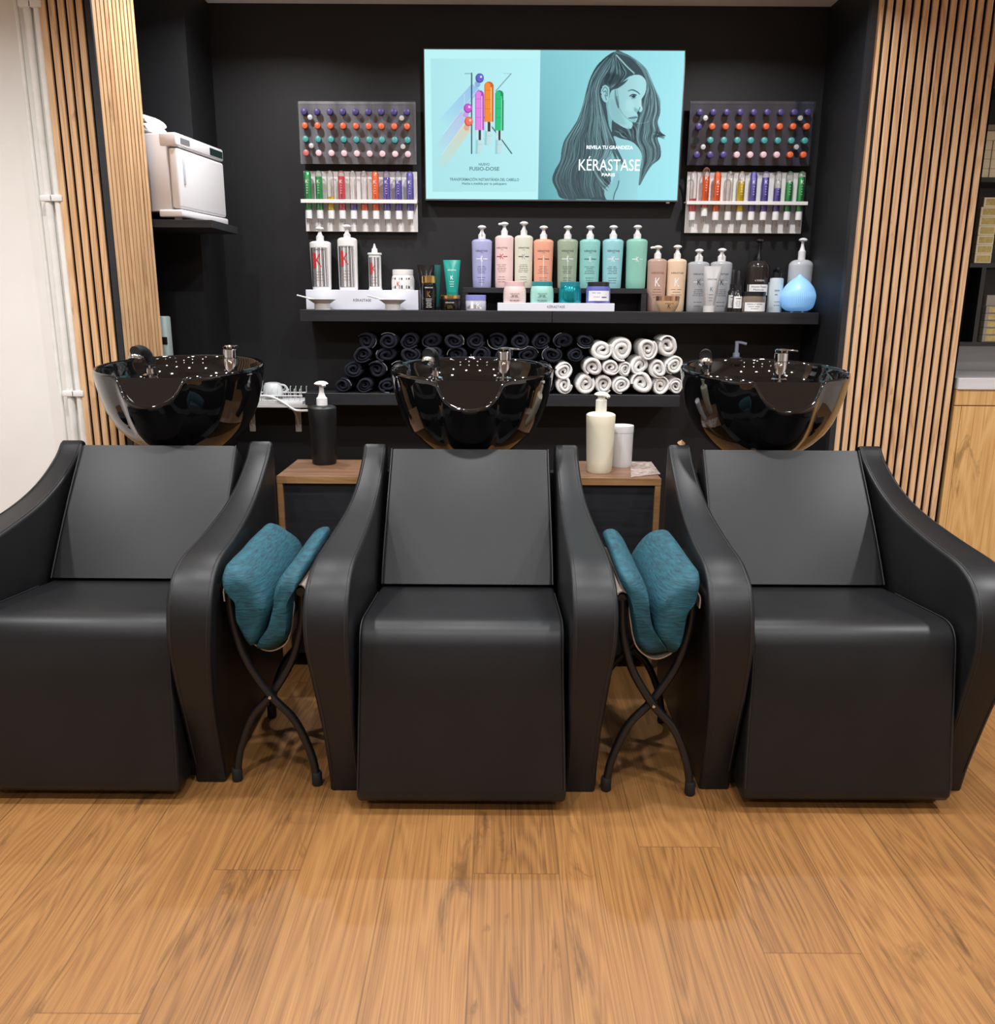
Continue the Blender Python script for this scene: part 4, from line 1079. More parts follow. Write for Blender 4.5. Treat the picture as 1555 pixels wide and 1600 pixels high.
# blue pump bottle on the lower shelf
# ================================================================== ACRYLIC CAPSULE BOARDS
CAPC = {'p': ('purple', mat('cap_purple', rgb(78, 66, 134), .4)), 'o': ('orange', mat('cap_orange', rgb(226, 104, 62), .4)), 't': ('teal', mat('cap_teal', rgb(70, 158, 156), .4)),
        'k': ('pale pink', mat('cap_pink', rgb(232, 192, 202), .4)), 'r': ('dusty rose', mat('cap_rose', rgb(196, 110, 108), .4))}
capmesh = {}
def capsule_board(side, corners, rows, xl, xr, vy, dv, screws):
    Yb = 3.925
    (u0, v0), (u1, v1), (u2, v2), (u3, v3) = corners
    P = [at_y(u, v, Yb) for u, v in corners]
    xa = (P[0].x + P[3].x) / 2; xb = (P[1].x + P[2].x) / 2; za = (P[2].z + P[3].z) / 2; zb = (P[0].z + P[1].z) / 2
    t = thing('capsule_board', 'clear acrylic board of colourful capsules %s the screen' % ('left of' if side == 'left' else 'right of'), 'display board', (xa, Yb, za), 0)
    w, h = xb - xa, zb - za
    G().add(box(0, w, 0, 0.005, 0, h, .0008, 1)).build('acrylic_panel', ACRYL, t, None)
    G().add(box(-.001, w + .001, .022, .026, 0.0, h)).build('back_panel', noise_mat('brushed_grey_' + side, rgb(112, 114, 118) if side == 'left' else rgb(46, 48, 60), rgb(176, 178, 182) if side == 'left' else rgb(74, 77, 92), 6, rough=.4, stretch=(3, 1, .6)), t, None)
    for u, v in screws:
        p = at_y(u, v, Yb)
        G().add(lathe([(0, -.010), (.010, -.009), (.0105, -.002), (.0105, 0), (.006, 0.0), (.006, .022), (0, .022)], 20, axis='y')).build('standoff_screw', mat('satin_steel', rgb(205, 206, 208), .35, .4), t, loc=(p.x - xa, 0, p.z - za))
    holes = []
    for r, row in enumerate(rows):
        n = len(row)
        for c in range(n):
            u = xl[r] + (xr[r] - xl[r]) * c / (n - 1); v = vy[r] + dv[r] * c / (n - 1)
            p = at_y(u, v, Yb - .012)
            key = row[c]
            if key == '.':
                G().add(lathe([(0, -.001), (.0135, -.001), (.0135, 0.0), (0, 0.0)], 20, axis='y')).build('empty_hole', mat('hole_black', rgb(10, 10, 11), .8), t, loc=(p.x - xa, 0, p.z - za)); continue
            nm, cm = CAPC[key]
            lab = '%s capsule in the %s row of the %s board, %s from the left' % (nm, ('top', 'second', 'third', 'bottom')[r], side, ORD[c])
            if key not in capmesh:
                o = G().add(lathe([(0, -.016), (.0108, -.0158), (.0122, -.0148), (.0124, -.0042)], 22, axis='y')).add(lathe([(.0124, -.0042), (.0142, -.004), (.0146, -.0002), (.0095, -.0001), (.0095, .02), (0, .021)], 22, axis='y'), 1).build('capsule', [cm, mat('collar_' + key, tuple(x * .22 for x in cm.diffuse_color[:3]), .4)])
                capmesh[key] = o.data
            else:
                o = bpy.data.objects.new('capsule', capmesh[key]); COL.objects.link(o)
            o.location = (p.x, Yb, p.z); tag(o, lab, 'capsule', 'capsules on the %s acrylic board' % side)
capsule_board('left', [(464.2, 155.8), (647.8, 157.8), (650.2, 255.8), (468.9, 254.2)], ['ppppppppp', 'ooooooooo', 'ttttttttt', 'rkkkkkkkk'],
              [474.8, 476, 477, 478], [635.6, 636, 637, 637.5], [174.2, 196, 217.3, 238.6], [.6, 1.5, 1.5, 2.3], [(485, 183.8), (628, 185), (487, 228), (630, 229.5)])
capsule_board('right', [(1082.2, 156.5), (1276, 156.5), (1265.5, 257.3), (1075, 257.3)], ['ppppppppp', 'poooooooo', '.tttttttt', 'pppkkkkoo'],
              [1094, 1092.3, 1089.3, 1089.3], [1263, 1260.8, 1258, 1255.8], [175.2, 197.5, 218.8, 241.7], [0, 0, 1, 0], [(1102, 185), (1250, 185), (1098.5, 230), (1244, 230)])

# ================================================================== TUBE RACKS
LIQ = {'g': ('green', mat('liquid_green', rgb(34, 168, 92), .3)), 'y': ('yellow', mat('liquid_yellow', rgb(236, 204, 36), .3)), 'r': ('red', mat('liquid_red', rgb(226, 76, 98), .3)),
       'o': ('orange', mat('liquid_orange', rgb(250, 110, 44), .3)), 'b': ('blue', mat('liquid_blue', rgb(104, 94, 190), .3))}
def tube_rack(side, corners, bar, tubes, vtop, vcap, vnoz, vend):
    Yb = 3.975
    P = [at_y(u, v, Yb) for u, v in corners]
    xa = (P[0].x + P[3].x) / 2; xb = (P[1].x + P[2].x) / 2; za = (P[2].z + P[3].z) / 2; zb = (P[0].z + P[1].z) / 2
    t = thing('tube_rack', 'white wall rack of coloured hair tubes %s the screen' % ('lower left of' if side == 'left' else 'lower right of'), 'rack', (xa, Yb, za))
    G().add(box(0, xb - xa, 0, .006, 0, zb - za, .001, 1)).build('back_plate', WHITEACR, t)
    b0 = at_y(bar[0], bar[2], 3.915); b1 = at_y(bar[1], bar[3], 3.915)
    G().add(box(b0.x - xa, b1.x - xa, -.06, -.056, b1.z - za, b0.z - za, .0008, 1)).add(box(b0.x - xa, b1.x - xa, -.056, 0, b0.z - za - .004, b0.z - za, .0005, 1)).build('holder_bar', WHITEACR, t)
    for i, (ut, ub, key, vl, dv) in enumerate(tubes):
        Yt = 3.942
        pt = at_y(ut, vtop + dv, Yt); pb = at_y(ub, vend + dv, Yt)
        nm = LIQ[key][0] if key else 'empty'
        full = 'clear tube holding %s liquid' % nm if key else 'empty clear tube'
        o = thing('hair_dose_tube', '%s, %s from the left in the rack %s of the screen' % (full, ORD[i], side), 'tube', ((pt.x + pb.x) / 2, Yt, pb.z), 0, 'dose tubes in the %s rack' % side)
        H_ = pt.z - pb.z; r = 5.8 * mpp(ut, vtop, Yt)
        zc0 = at_y(ub, vnoz + dv, Yt).z - pb.z; zc1 = at_y(ub, vcap + dv, Yt).z - pb.z
        G().add(lathe([(r * .98, zc1), (r, zc1 + .004), (r, H_ - r * 1.1), (r * .9, H_ - r * .6), (r * .62, H_ - r * .2), (r * .25, H_ - .001), (0, H_)], 24)).build('glass_body', GLASS, o)
        if key:
            zl_ = at_y(ut, vl + dv, Yt).z - pb.z
            top = [(r * .9, min(zl_, H_ - r * 1.2))] + ([(r * .7, H_ - r * .5), (0, H_ - r * .2)] if zl_ > H_ - r * 1.3 else [(0, min(zl_, H_ - r * 1.2))])
            G().add(lathe([(0, zc1 + .001), (r * .9, zc1 + .001)] + top, 24)).build('liquid', LIQ[key][1], o)
            if zl_ > H_ * .6:
                g = G(); sk = Skin([(r, 0), (r, H_)], 1)
                p_text(g, sk, 'K', 0, H_ * .80 if side == 'right' else H_ * .79, r * .8, r * .9, 0); p_fine(g, sk, 0, H_ * .72, H_ * .58, r * .55, 4, 0, i)
                g.build('label_print', INKW, o, smooth=None)
        G().add(lathe([(0, zc0), (r * .86, zc0), (r * .88, zc1 - .0005), (0, zc1 - .0005)], 24)).build('cap', WHITEPL, o)
        G().add(lathe([(r * .62, 0), (r * .66, zc0 - .0005), (0, zc0 - .0005)], 20)).add(lathe([(0, .004), (r * .25, .004), (r * .25, zc0 - .001), (0, zc0 - .001)], 12)).build('clear_nozzle', GLASS, o)
xt = [258, 372, 482, 598, 710, 822, 940, 1050, 1172, 1285]; xb_ = [278, 388, 503, 613, 728, 838, 945, 1060, 1172, 1290]
li = [('g', 915), ('g', 935), ('y', 1135), ('r', 930), ('b', 1205), ('o', 1190), ('o', 880), ('b', 940), ('b', 970), ('b', 880)]
tube_rack('left', [(474, 266.7), (651.7, 269), (653.3, 363.6), (478.7, 360.5)], (469.7, 652, 311, 318),
          [(440 + a / 6.4, 440 + b / 6.4, k_, 130 + v / 6.4 - .15 * i * .3, .15 * i) for i, (a, b, (k_, v)) in enumerate(zip(xt, xb_, li))], 266, 328, 341.5, 351)
xt = [228, 348, 455, 574, 686, 803, 915, 1037, 1160, 1268]; xb_ = [180, 298, 410, 530, 645, 760, 880, 1000, 1100, 1222]
li = [('r', 1125), ('o', 945), ('o', 865), (None, 0), ('y', 960), ('b', 865), ('b', 920), ('b', 1025), ('g', 965), ('g', 915)]
tube_rack('right', [(1075, 269), (1259.8, 269), (1251.7, 364), (1069, 365)], (1073.3, 1262.5, 313.8, 320.5),
          [(1050 + a / 6.22, 1050 + b / 6.22, k_, 130 + v / 6.22, -6.2 if i == 1 else 0) for i, (a, b, (k_, v)) in enumerate(zip(xt, xb_, li))], 267.5, 330.5, 344, 355)

# ================================================================== TOWEL WARMER CABINET ON ITS SHELF
YC = 3.365
pc0 = at_y(262.5, 206, YC); pc1 = at_y(285, 339, YC)
tx = at_y(277, 270, YC).x
zc0 = at_y(287, 343, YC).z; hc = at_y(264, 206, YC).z - zc0
rzc = math.radians(90 - 8)
# local frame: x runs along the cabinet front, y goes into the cabinet (towards the wall side)
t = thing('towel_warmer', 'white towel warmer cabinet beside the oak slat pier', 'appliance', (tx, YC, zc0), rzc)
W_ = 0.385; D_ = 0.27
WARM = noise_mat('white_enamel', rgb(226, 222, 224), rgb(232, 229, 230), 4, rough=.3)
G().add(box(0.004, W_ - .004, .035, D_, .030, hc - .002, .004)).build('case', WARM, t)
G().add(box(0.0, W_, -.006, .062, hc - .047, hc, .007, 3)).build('control_panel', mat('white_gloss', rgb(232, 230, 232), .2), t)
G().add(box(0.0, W_, -.010, .085, .010, .036, .006, 3)).build('base_plinth', mat('white_gloss', rgb(232, 230, 232), .2), t)
dr = G().add(box(0.003, W_ - .003, -.006, .032, .040, hc - .052, .010, 4)).build('door', mat('white_gloss', rgb(232, 230, 232), .2), t)
G().add(box(.034, .046, -.0095, -.0055, hc * .42, hc * .80, .0015)).build('handle', mat('light_grey_plastic', rgb(205, 208, 214), .25), dr)
G().add(box(.03, .10, -.0072, -.0055, hc - .033, hc - .014)).build('badge', mat('grey_badge', rgb(120, 122, 126), .4), t)
G().add(box(W_ - .12, W_ - .012, -.0075, -.0055, hc - .037, hc - .011)).build('display_strip', mat('dark_green_panel', rgb(30, 52, 50), .3), t)
for x in (.03, W_ - .05):
    for y in (.02, .22): G().add(box(x, x + .02, y, y + .02, 0, .0105)).build('foot', WHITEPL, t)
ps = at_y(300, 349, YC)
zsh = zc0 - .0005
o = thing('wall_shelf', 'small black wall shelf under the towel warmer', 'shelf', (-1.798, 3.365, zsh))
G().add(box(0, at_y(368, 357, 3.66).x + 1.798, 0, 0.324, -.028, 0, .001, 1)).build('shelf_board', BLACKWOOD, o)
# folded towel on top
tt = thing('folded_towel', 'white folded towel lying on top of the towel warmer', 'towel', (tx - .165, YC + .10, zc0 + hc + .0035), math.radians(-8))
g = G()
for k in range(2):
    ring = []
    for x in (-.14, -.13, -.05, .04, .068, .075):
        s_ = {-.14: .5, .075: .4}.get(x, 1.0)
        ring.append([(x, .08 * s_ * math.cos(a), .018 + k * .03 + .016 * s_ * math.sin(a) + .008 * math.sin(x * 40 + k)) for a in [2 * PI * j / 16 for j in range(16)]])
    g.add(loft(ring))
g.build('towel_fold', TOWELW, tt, 60)
# pale bottle hidden behind the pier
p = at_y(258, 515, 3.42)
t = thing('spray_bottle', 'pale aqua bottle half hidden by the oak pier above the left basin', 'bottle', (p.x - .02, 3.42, at_y(262, 553, 3.42).z))
hb = at_y(258, 494, 3.42).z - at_y(262, 553, 3.42).z
G().add(box(-.035, .035, -.03, .03, -.06, hb, .006)).build('bottle_body', mat('aqua_grey', rgb(178, 196, 196), .35), t)
G().add(box(-.036, .037, -.034, -.029, hb * .26, hb * .46, .001, 1)).build('strap', BLACKPL, t)
o = thing('wall_shelf', 'low black shelf in the recess behind the left basin', 'shelf', (-1.798, 3.365, at_y(262, 553, 3.42).z - .0605))
G().add(box(0, 0.45, 0, 0.32, -.025, 0, .001, 1)).build('shelf_board', BLACKWOOD, o)

# ================================================================== DISH RACK SHELF LEFT OF THE TOWELS
za_ = at_y(440, 632, 3.80).z
xa_ = at_y(378, 632, 3.80).x; xb2 = at_y(483, 632, 3.80).x
t = thing('bracket_shelf', 'small shelf on white brackets behind the left basin', 'shelf', (xa_ - .12, 3.80, za_))
G().add(box(0, xb2 - xa_ + .12, 0, .2, -.014, 0, .001, 1)).build('shelf_board', mat('white_edge_board', rgb(206, 206, 206), .4), t)
for u in (466, 394):
    x = at_y(u, 660, 3.99).x - xa_ + .12
    g = G().add(box(x - .014, x + .014, .19, .199, -.15, -.0145, .003)).add(tube([(x, .19, -.12), (x, .15, -.06), (x, .09, -.03), (x, .03, -.019)], .006, 8))
    g.build('bracket', mat('white_bracket', rgb(206, 210, 210), .4), t)
xq = xa_ - .1
dkl = xb2 - .03 - xq
t = thing('dish_rack', 'white wire dish rack with upright pins on the bracket shelf', 'dish rack', (xq, 3.81, za_))
G().add(box(0, dkl, 0, .15, .001, .014, .002)).build('tray', WHITEPL, t)
G().add(box(0, dkl, .0, .004, .034, .040, .001, 1)).add(box(0, dkl, .146, .15, .034, .040, .001, 1)).build('rim', WHITEPL, t)
wm = mat('wire_white', rgb(214, 218, 218), .35)
for k_ in range(12):
    x = dkl - .012 - k_ * .0245
    if x < 0.01: break
    for yy in (.004, .14): G().add(tube([(x, yy, .014), (x, yy, .062), (x + .002, yy + .004, .066)], .0017, 8, 3)).build('pin', wm, t)
pm_ = at_y(425, 606, 3.87)
t = thing('mug', 'white cup upside down in the dish rack', 'cup', (pm_.x, 3.885, za_ + .034))
CUP = mat('white_porcelain', rgb(222, 228, 228), .18)
G().add(lathe([(.036, 0), (.041, .0), (.044, .010), (.042, .036), (.034, .052), (.02, .056), (0, .056)], 32)).build('cup_body', CUP, t)
G().add(tube([(.041, 0, .012), (.060, -.006, .014), (.066, -.006, .028), (.055, -.004, .042), (.036, 0, .046)], .0045, 10)).build('handle', CUP, t)
ph0 = at_y(400, 622, 3.77)
t = thing('ladle', 'white curved handle hanging out of the dish rack', 'utensil', (ph0.x, 3.803, ph0.z))
pts = []
for u, v in ((396, 621), (412, 618.5), (428, 621.5), (445, 630.5), (458, 639), (466, 641.5), (482, 641.3)):
    p = at_y(u, v, 3.803); pts.append((p.x - ph0.x, 0, p.z - ph0.z))
G().add(tube(pts, .0055, 10)).build('handle', WHITEPL, t)

# ================================================================== THINGS ON THE SIDE CABINETS
def table_pump(label, u, vb, Y, ul, ur, vsh, vcol, vtop, color, wbk, pm, cmrough=.4):
    return pump_bottle(label, ul, ur, wbk, vsh, vb, vtop, Y, ZT, color, vcol, None, 'large pump bottles on the side cabinets', q=1.0, pumpm=pm, rcw=.38, rough=cmrough, nrk=.4, hnk=.02, head=1.25, yaw=0.4)
Yk = at_z(507, 724, ZT).y + .0
table_pump('black pump bottle with a white pump on the left side cabinet', 507, 724, Yk, 485.5, 529, 637, 622, 595.5, rgb(24, 25, 27), .86, WHITEPL, .42)
Yc = at_z(934, 737, ZT).y
table_pump('tall cream pump bottle on the right side cabinet', 934, 737, Yc, 913.5, 958.5, 648, 625, 612, rgb(230, 221, 192), .87, mat('cream_pump', rgb(236, 234, 220), .4), .4)
Yj = at_z(968, 728, ZT).y
t, s = simple_thing('canister', 'white canister with a lid beside the tall cream pump bottle', 'jar', 970, 728, Yj, ZT)
r = 17.8 * s; hj = 64 * s
G().add(lathe([(0, 0), (r * .9, 0), (r * .93, .004), (r * .98, hj * .84), (0, hj * .84)], 40)).build('jar_body', mat('white_satin', rgb(226, 226, 228), .35), t)
G().add(lathe([(0, hj * .84 + .0003), (r, hj * .84 + .0003), (r * 1.01, hj - .004), (r * .99, hj), (r * .93, hj), (r * .92, hj - .004), (0, hj - .004)], 40)).build('lid', mat('white_satin', rgb(226, 226, 228), .35), t)
A = at_z(986, 746, ZT + .001); B = at_z(1032, 741, ZT + .001); C_ = at_z(1018, 722, ZT + .001); D2 = at_z(985, 722, ZT + .001)
g = G(); V = [(p.x - A.x, p.y - A.y, 0.0005) for p in (A, B, C_, D2)]; V += [(x, y, z + .002) for x, y, z in V]
g.add((V, [(3, 2, 1, 0), (4, 5, 6, 7), (0, 1, 5, 4), (1, 2, 6, 5), (2, 3, 7, 6), (3, 0, 4, 7)]))
o = g.build('leaflet', noise_mat('marbled_paper', rgb(112, 92, 84), rgb(196, 178, 168), 55, rough=.35, detail=6), smooth=None, loc=(A.x, A.y, ZT))
tag(o, 'marbled paper leaflet on the right corner of the right side cabinet', 'leaflet')
# blue pump bottle on the shelf behind the right basin
p = at_y(1150, 562, 3.88)
t = thing('pump_bottle', 'grey blue pump bottle behind the right basin on a wall bracket', 'bottle', (p.x, 3.88, zl_t - .02))
BB = mat('grey_blue_plastic', rgb(112, 126, 152), .35)
hb = at_y(1150, 559, 3.88).z - zl_t + .02
wq = 11.5 * mpp(1150, 560, 3.88)
G().add(lathe([(0, 0), (wq, 0), (wq, hb - .012), (wq * .8, hb), (wq * .45, hb + .004), (0, hb + .004)], 28)).build('bottle_body', BB, t)
h2 = at_y(1150, 533, 3.88).z - zl_t + .02
g = G().add(lathe([(0, hb + .0045), (wq * .45, hb + .0045), (wq * .45, hb + .02), (wq * .26, hb + .024), (wq * .24, h2 - .008), (0, h2 - .008)], 20))
pm = g.build('pump', mat('light_blue_grey', rgb(160, 168, 190), .35), t)
G().add(tube([(-.008, 0, h2 - .006), (.012, 0, h2 - .005), (.042, 0, h2 - .012)], .0065, 10, 4)).build('pump_head', mat('light_blue_grey', rgb(160, 168, 190), .35), pm)
o = thing('wall_shelf', 'short black shelf behind the right basin', 'shelf', (p.x - .07, 3.80, zl_t - .0205))
G().add(box(0, .3, 0, .2, -.03, 0, .001, 1)).build('shelf_board', BLACKWOOD, o)
# brush handle behind the right chair
p = at_y(1066, 694, 2.80)
t = thing('brush', 'wooden brush handle tip poking up behind the right chair', 'brush', (p.x, 2.80, .0))
G().add(tube([(0, .10, .005), (.0, .06, .4), (0, .0, p.z - .03), (-.004, -.004, p.z)], lambda f: .010 + .004 * (f > .9), 12)).build('handle', mat('pale_wood', rgb(190, 150, 108), .5), t)
# cable beside the screen
pts = [at_y(u, v, 3.992) for u, v in ((1058, 285), (1066, 293), (1069, 320), (1067, 360), (1066, 400), (1065, 450), (1065, 486))]
b = pts[-1]
o = G().add(tube([(p.x - b.x, 0, p.z - b.z) for p in pts], .0025, 8)).build('cable', BLACKPL, loc=(b.x, 3.992, b.z))
tag(o, 'thin black cable hanging from the screen lower right corner', 'cable')
# ================================================================== SCREEN
YT = 3.948
Pc = [at_y(u, v, YT) for u, v in ((662, 77.5), (1072.5, 76.5), (1058.5, 314.5), (664.5, 314))]
tx0 = (Pc[0].x + Pc[3].x) / 2; tx1 = (Pc[1].x + Pc[2].x) / 2; tz1 = (Pc[0].z + Pc[1].z) / 2; tz0 = (Pc[2].z + Pc[3].z) / 2
TWd, TH = tx1 - tx0, tz1 - tz0
tv = thing('television', 'wall mounted flat screen showing hair care adverts', 'television', (tx0, YT, tz0))
BZ = .006
g = G().add(box(0, TWd, 0.001, .0518, 0, TH, .002, 1)); g.build('housing', BLACKPL, tv)
FRM = mat('dark_silver_frame', rgb(120, 122, 126), .3, .8)
g = G()
for a in ((0, TWd, 0, BZ), (0, TWd, TH - BZ * .6, TH), (0, BZ * .6, BZ, TH - BZ * .6), (TWd - BZ * .6, TWd, BZ, TH - BZ * .6)):
    g.add(box(a[0], a[1], -.003, .001, a[2], a[3]))
g.build('bezel', FRM, tv)
G().add(box(TWd * .955, TWd * .968, .002, .012, -.006, 0)).build('sensor', WHITEPL, tv)

CW, CH = 760, int(760 * TH / TWd)
img = np.zeros((CH, CW, 3)); YY, XX = np.mgrid[0:CH, 0:CW]
def cpt(u, v):
    p = at_y(u, v, YT); return ((p.x - tx0) / TWd * CW, (1 - (p.z - tz0) / TH) * CH)
def Lp(x, y): return cpt(665 + x / 6.665, 75 + y / 6.665)
def Rp(x, y): return cpt(850 + x / 6.53, 70 + y / 6.53)
def C3(c): return np.array(c, float) / 255.0
def inside(poly):
    m = np.zeros((CH, CW), bool); n = len(poly)
    xs = [p[0] for p in poly]; ys = [p[1] for p in poly]
    x0, x1 = max(int(min(xs)) - 1, 0), min(int(max(xs)) + 2, CW); y0, y1 = max(int(min(ys)) - 1, 0), min(int(max(ys)) + 2, CH)
    if x0 >= x1 or y0 >= y1: return m
    X = XX[y0:y1, x0:x1] + .5; Y = YY[y0:y1, x0:x1] + .5; r = np.zeros(X.shape, bool)
    for i in range(n):
        ax, ay = poly[i - 1]; bx, by = poly[i]
        if ay == by: continue
        c = ((ay > Y) != (by > Y)) & (X < (bx - ax) * (Y - ay) / (by - ay) + ax); r ^= c
    m[y0:y1, x0:x1] = r; return m
def blur(a, k=1):
    for _ in range(k):
        p = np.pad(a, 1, mode='edge'); a = (p[1:-1, 1:-1] * 4 + p[:-2, 1:-1] + p[2:, 1:-1] + p[1:-1, :-2] + p[1:-1, 2:]) / 8
    return a
def fill(pts, color, alpha=1.0, curve=True, soft=1, grad=None):
    global img
    P = [(p.x, p.y) for p in crom([(a, b, 0) for a, b in pts], 5, True)] if curve else pts
    m = blur(inside(P).astype(float), soft)
    if callable(alpha): m = m * alpha(XX, YY)
    else: m = m * alpha
    c = color(XX, YY) if callable(color) else C3(color)[None, None, :]
    img[:] = img * (1 - m[..., None]) + c * m[..., None]
def stroke(pts, r, color, alpha=1.0):
    ln = sum(math.dist(a, b) for a, b in zip(pts, pts[1:])) / max(len(pts) - 1, 1)
    P = [(p.x, p.y) for p in crom([(a, b, 0) for a, b in pts], max(6, int(ln / .9)))]
    m = np.zeros((CH, CW))
    for i, (x, y) in enumerate(P):
        rr = r(i / (len(P) - 1)) if callable(r) else r
        R_ = int(rr + 2); x0, x1, y0, y1 = max(int(x) - R_, 0), min(int(x) + R_ + 1, CW), max(int(y) - R_, 0), min(int(y) + R_ + 1, CH)
        if x0 >= x1 or y0 >= y1: continue
        d = np.hypot(XX[y0:y1, x0:x1] + .5 - x, YY[y0:y1, x0:x1] + .5 - y)
        m[y0:y1, x0:x1] = np.maximum(m[y0:y1, x0:x1], np.clip(rr + .5 - d, 0, 1))
    m *= alpha
    img[:] = img * (1 - m[..., None]) + C3(color)[None, None, :] * m[..., None]
# left half
xm = cpt(842.5, 200)[0]
img[:] = C3((190, 246, 248))
fx = (XX / xm)[..., None]; fy = (YY / CH)[..., None]
lp = [Lp(48, 105), Lp(1172, 105), Lp(1160, 1510), Lp(66, 1510)]
fill(lp, lambda X, Y: C3((178, 236, 242))[None, None] * (1 - .0) + (fx - .5) * .05 + (.5 - fy) * .02, 1, False, 2)
fill([(xm, -5), (CW + 5, -5), (CW + 5, CH + 5), (xm, CH + 5)], lambda X, Y: C3((146, 216, 226))[None, None] + (np.clip((X - xm) / (CW - xm), 0, 1)[..., None] - .35) * .13 - (Y / CH)[..., None] * np.clip(1 - (X - xm) / (CW - xm) * 2.5, 0, 1)[..., None] * .16, 1, False, 1)
# light streaks
def streak(a, b, w0, w1, col):
    for k in range(18):
        f0, f1 = k / 18, (k + 1) / 18; l = lambda f: (a[0] + (b[0] - a[0]) * f, a[1] + (b[1] - a[1]) * f, w0 + (w1 - w0) * f)
        x0, y0, q0 = l(f0); x1, y1, q1 = l(f1)
        fill([Lp(x0 - q0, y0 - q0 * .75), Lp(x0 + q0, y0 + q0 * .75), Lp(x1 + q1, y1 + q1 * .75), Lp(x1 - q1, y1 - q1 * .75)], col, .75 * (1 - f0) ** .8, False, 0)
streak((520, 400), (190, 800), 42, 60, (140, 182, 236))
streak((395, 690), (150, 1060), 40, 50, (184, 186, 232))
streak((425, 830), (130, 1260), 42, 42, (222, 208, 176))
for a, b in (((400, 480), (400, 860)), ((540, 430), (180, 900)), ((395, 800), (160, 1120))): stroke([Lp(*a), Lp(*b)], .8, (224, 250, 252), .6)
stroke([Lp(476, 258), Lp(476, 1105)], 1.8, (44, 74, 82)); stroke([Lp(405, 262), Lp(476, 262)], 1.0, (110, 140, 145), .8)
stroke([Lp(890, 262), Lp(730, 445)], 1.1, (100, 130, 136)); stroke([Lp(815, 262), Lp(890, 262)], .8, (130, 170, 172), .6)
stroke([Lp(610, 725), Lp(760, 920), Lp(895, 1105)], 1.7, (60, 92, 98))
for (x, y, c, d) in ((560, 310, (92, 96, 200), (60, 60, 150)), (438, 628, (206, 84, 206), (150, 40, 160)), (445, 768, (246, 112, 84), (200, 70, 50))):
    el = lambda rx, ry, ox=0, oy=0: [Lp(x + ox + rx * math.cos(2 * PI * k / 20), y + oy + ry * math.sin(2 * PI * k / 20)) for k in range(20)]
    fill(el(30, 36, -22, 62), c, .45, True, 2); fill(el(44, 50), d); fill(el(37, 43, 3, -4), c); fill(el(12, 12, 14, -14), (255, 240, 250), .9)
for x0, x1, y0, y1, c, d, hl in ((515, 605, 438, 860, (226, 132, 228), (176, 70, 190), (255, 214, 252)), (608, 706, 346, 770, (246, 138, 40), (206, 92, 16), (255, 214, 130)), (722, 810, 438, 862, (16, 196, 124), (8, 140, 90), (150, 246, 200))):
    w = x1 - x0; cxx = (x0 + x1) / 2
    cap = lambda a, b, t_, e: [Lp(a, e), Lp(a, t_ + (b - a) * .5)] + [Lp((a + b) / 2 - (b - a) / 2 * math.cos(PI * k / 10), t_ + (b - a) * .5 - (b - a) * .5 * math.sin(PI * k / 10)) for k in range(11)] + [Lp(b, t_ + (b - a) * .5), Lp(b, e)]
    fill([Lp(cxx - w * .42, y1), Lp(cxx + w * .2, y1), Lp(cxx + w * .1, y1 + 240), Lp(cxx - w * .5, y1 + 250)], (120, 176, 184), .5, False, 3)
    fill(cap(x0, x1, y0, y1), d, 1, False); fill(cap(x0 + w * .08, x0 + w * .66, y0 + 10, y1), c, 1, False)
    fill([Lp(x0 + w * .68, y0 + 60), Lp(x0 + w * .80, y0 + 60), Lp(x0 + w * .80, y1 + 90), Lp(x0 + w * .68, y1 + 90)], hl, .85, False)
    fill([Lp(x0 + w * .12, y1), Lp(x0 + w * .8, y1), Lp(x0 + w * .8, y1 + 100), Lp(x0 + w * .12, y1 + 100)], (206, 236, 240), .9, False); fill([Lp(cxx - w * .12, y1), Lp(cxx + w * .14, y1), Lp(cxx + w * .14, y1 + 105), Lp(cxx - w * .12, y1 + 105)], (30, 44, 52), 1, False)
    fill([Lp(cxx - w * .2, y1 + 105), Lp(cxx + w * .3, y1 + 105), Lp(cxx + w * .34, y1 + 240), Lp(cxx - w * .24, y1 + 240)], (196, 228, 230), .9, False)
    stroke([Lp(cxx - w * .24, y1 + 150), Lp(cxx + w * .34, y1 + 150)], .6, (150, 184, 188), .6)
    for q in (.22, .45, .68): stroke([Lp(x0 + w * .1, y0 + (y1 - y0) * q), Lp(x0 + w * .7, y0 + (y1 - y0) * q)], .7, d, .7)
# right half: portrait in profile
HAIR = (60, 82, 90)
R_ = lambda L: [Rp(*p) for p in L]
hair_r = R_([(740, 62), (840, 85), (945, 150), (1025, 235), (1080, 340), (1135, 450), (1180, 570), (1192, 690), (1165, 800), (1195, 890), (1245, 935), (1165, 950), (1196, 1060), (1190, 1165), (1110, 1235), (1050, 1320), (975, 1448), (985, 1290), (1002, 1150), (955, 1040), (880, 985), (780, 960), (690, 910), (700, 700), (760, 420), (900, 300)])
fill(hair_r, HAIR)
hair_l = R_([(735, 62), (650, 105), (545, 205), (475, 335), (432, 480), (397, 620), (347, 760), (282, 870), (213, 975), (182, 1080), (167, 1190), (112, 1290), (85, 1390), (128, 1490), (185, 1582), (420, 1590), (700, 1590), (620, 1500), (680, 1420), (690, 1330), (740, 1180), (760, 1040), (735, 950), (690, 880), (700, 700), (760, 440), (860, 330), (930, 285), (850, 180), (780, 100)])
fill(hair_l, HAIR)
SK = (160, 214, 220)
neck = R_([(640, 560), (720, 560), (760, 800), (712, 850), (700, 900), (668, 830), (650, 700)])
fill(neck, (128, 184, 192))
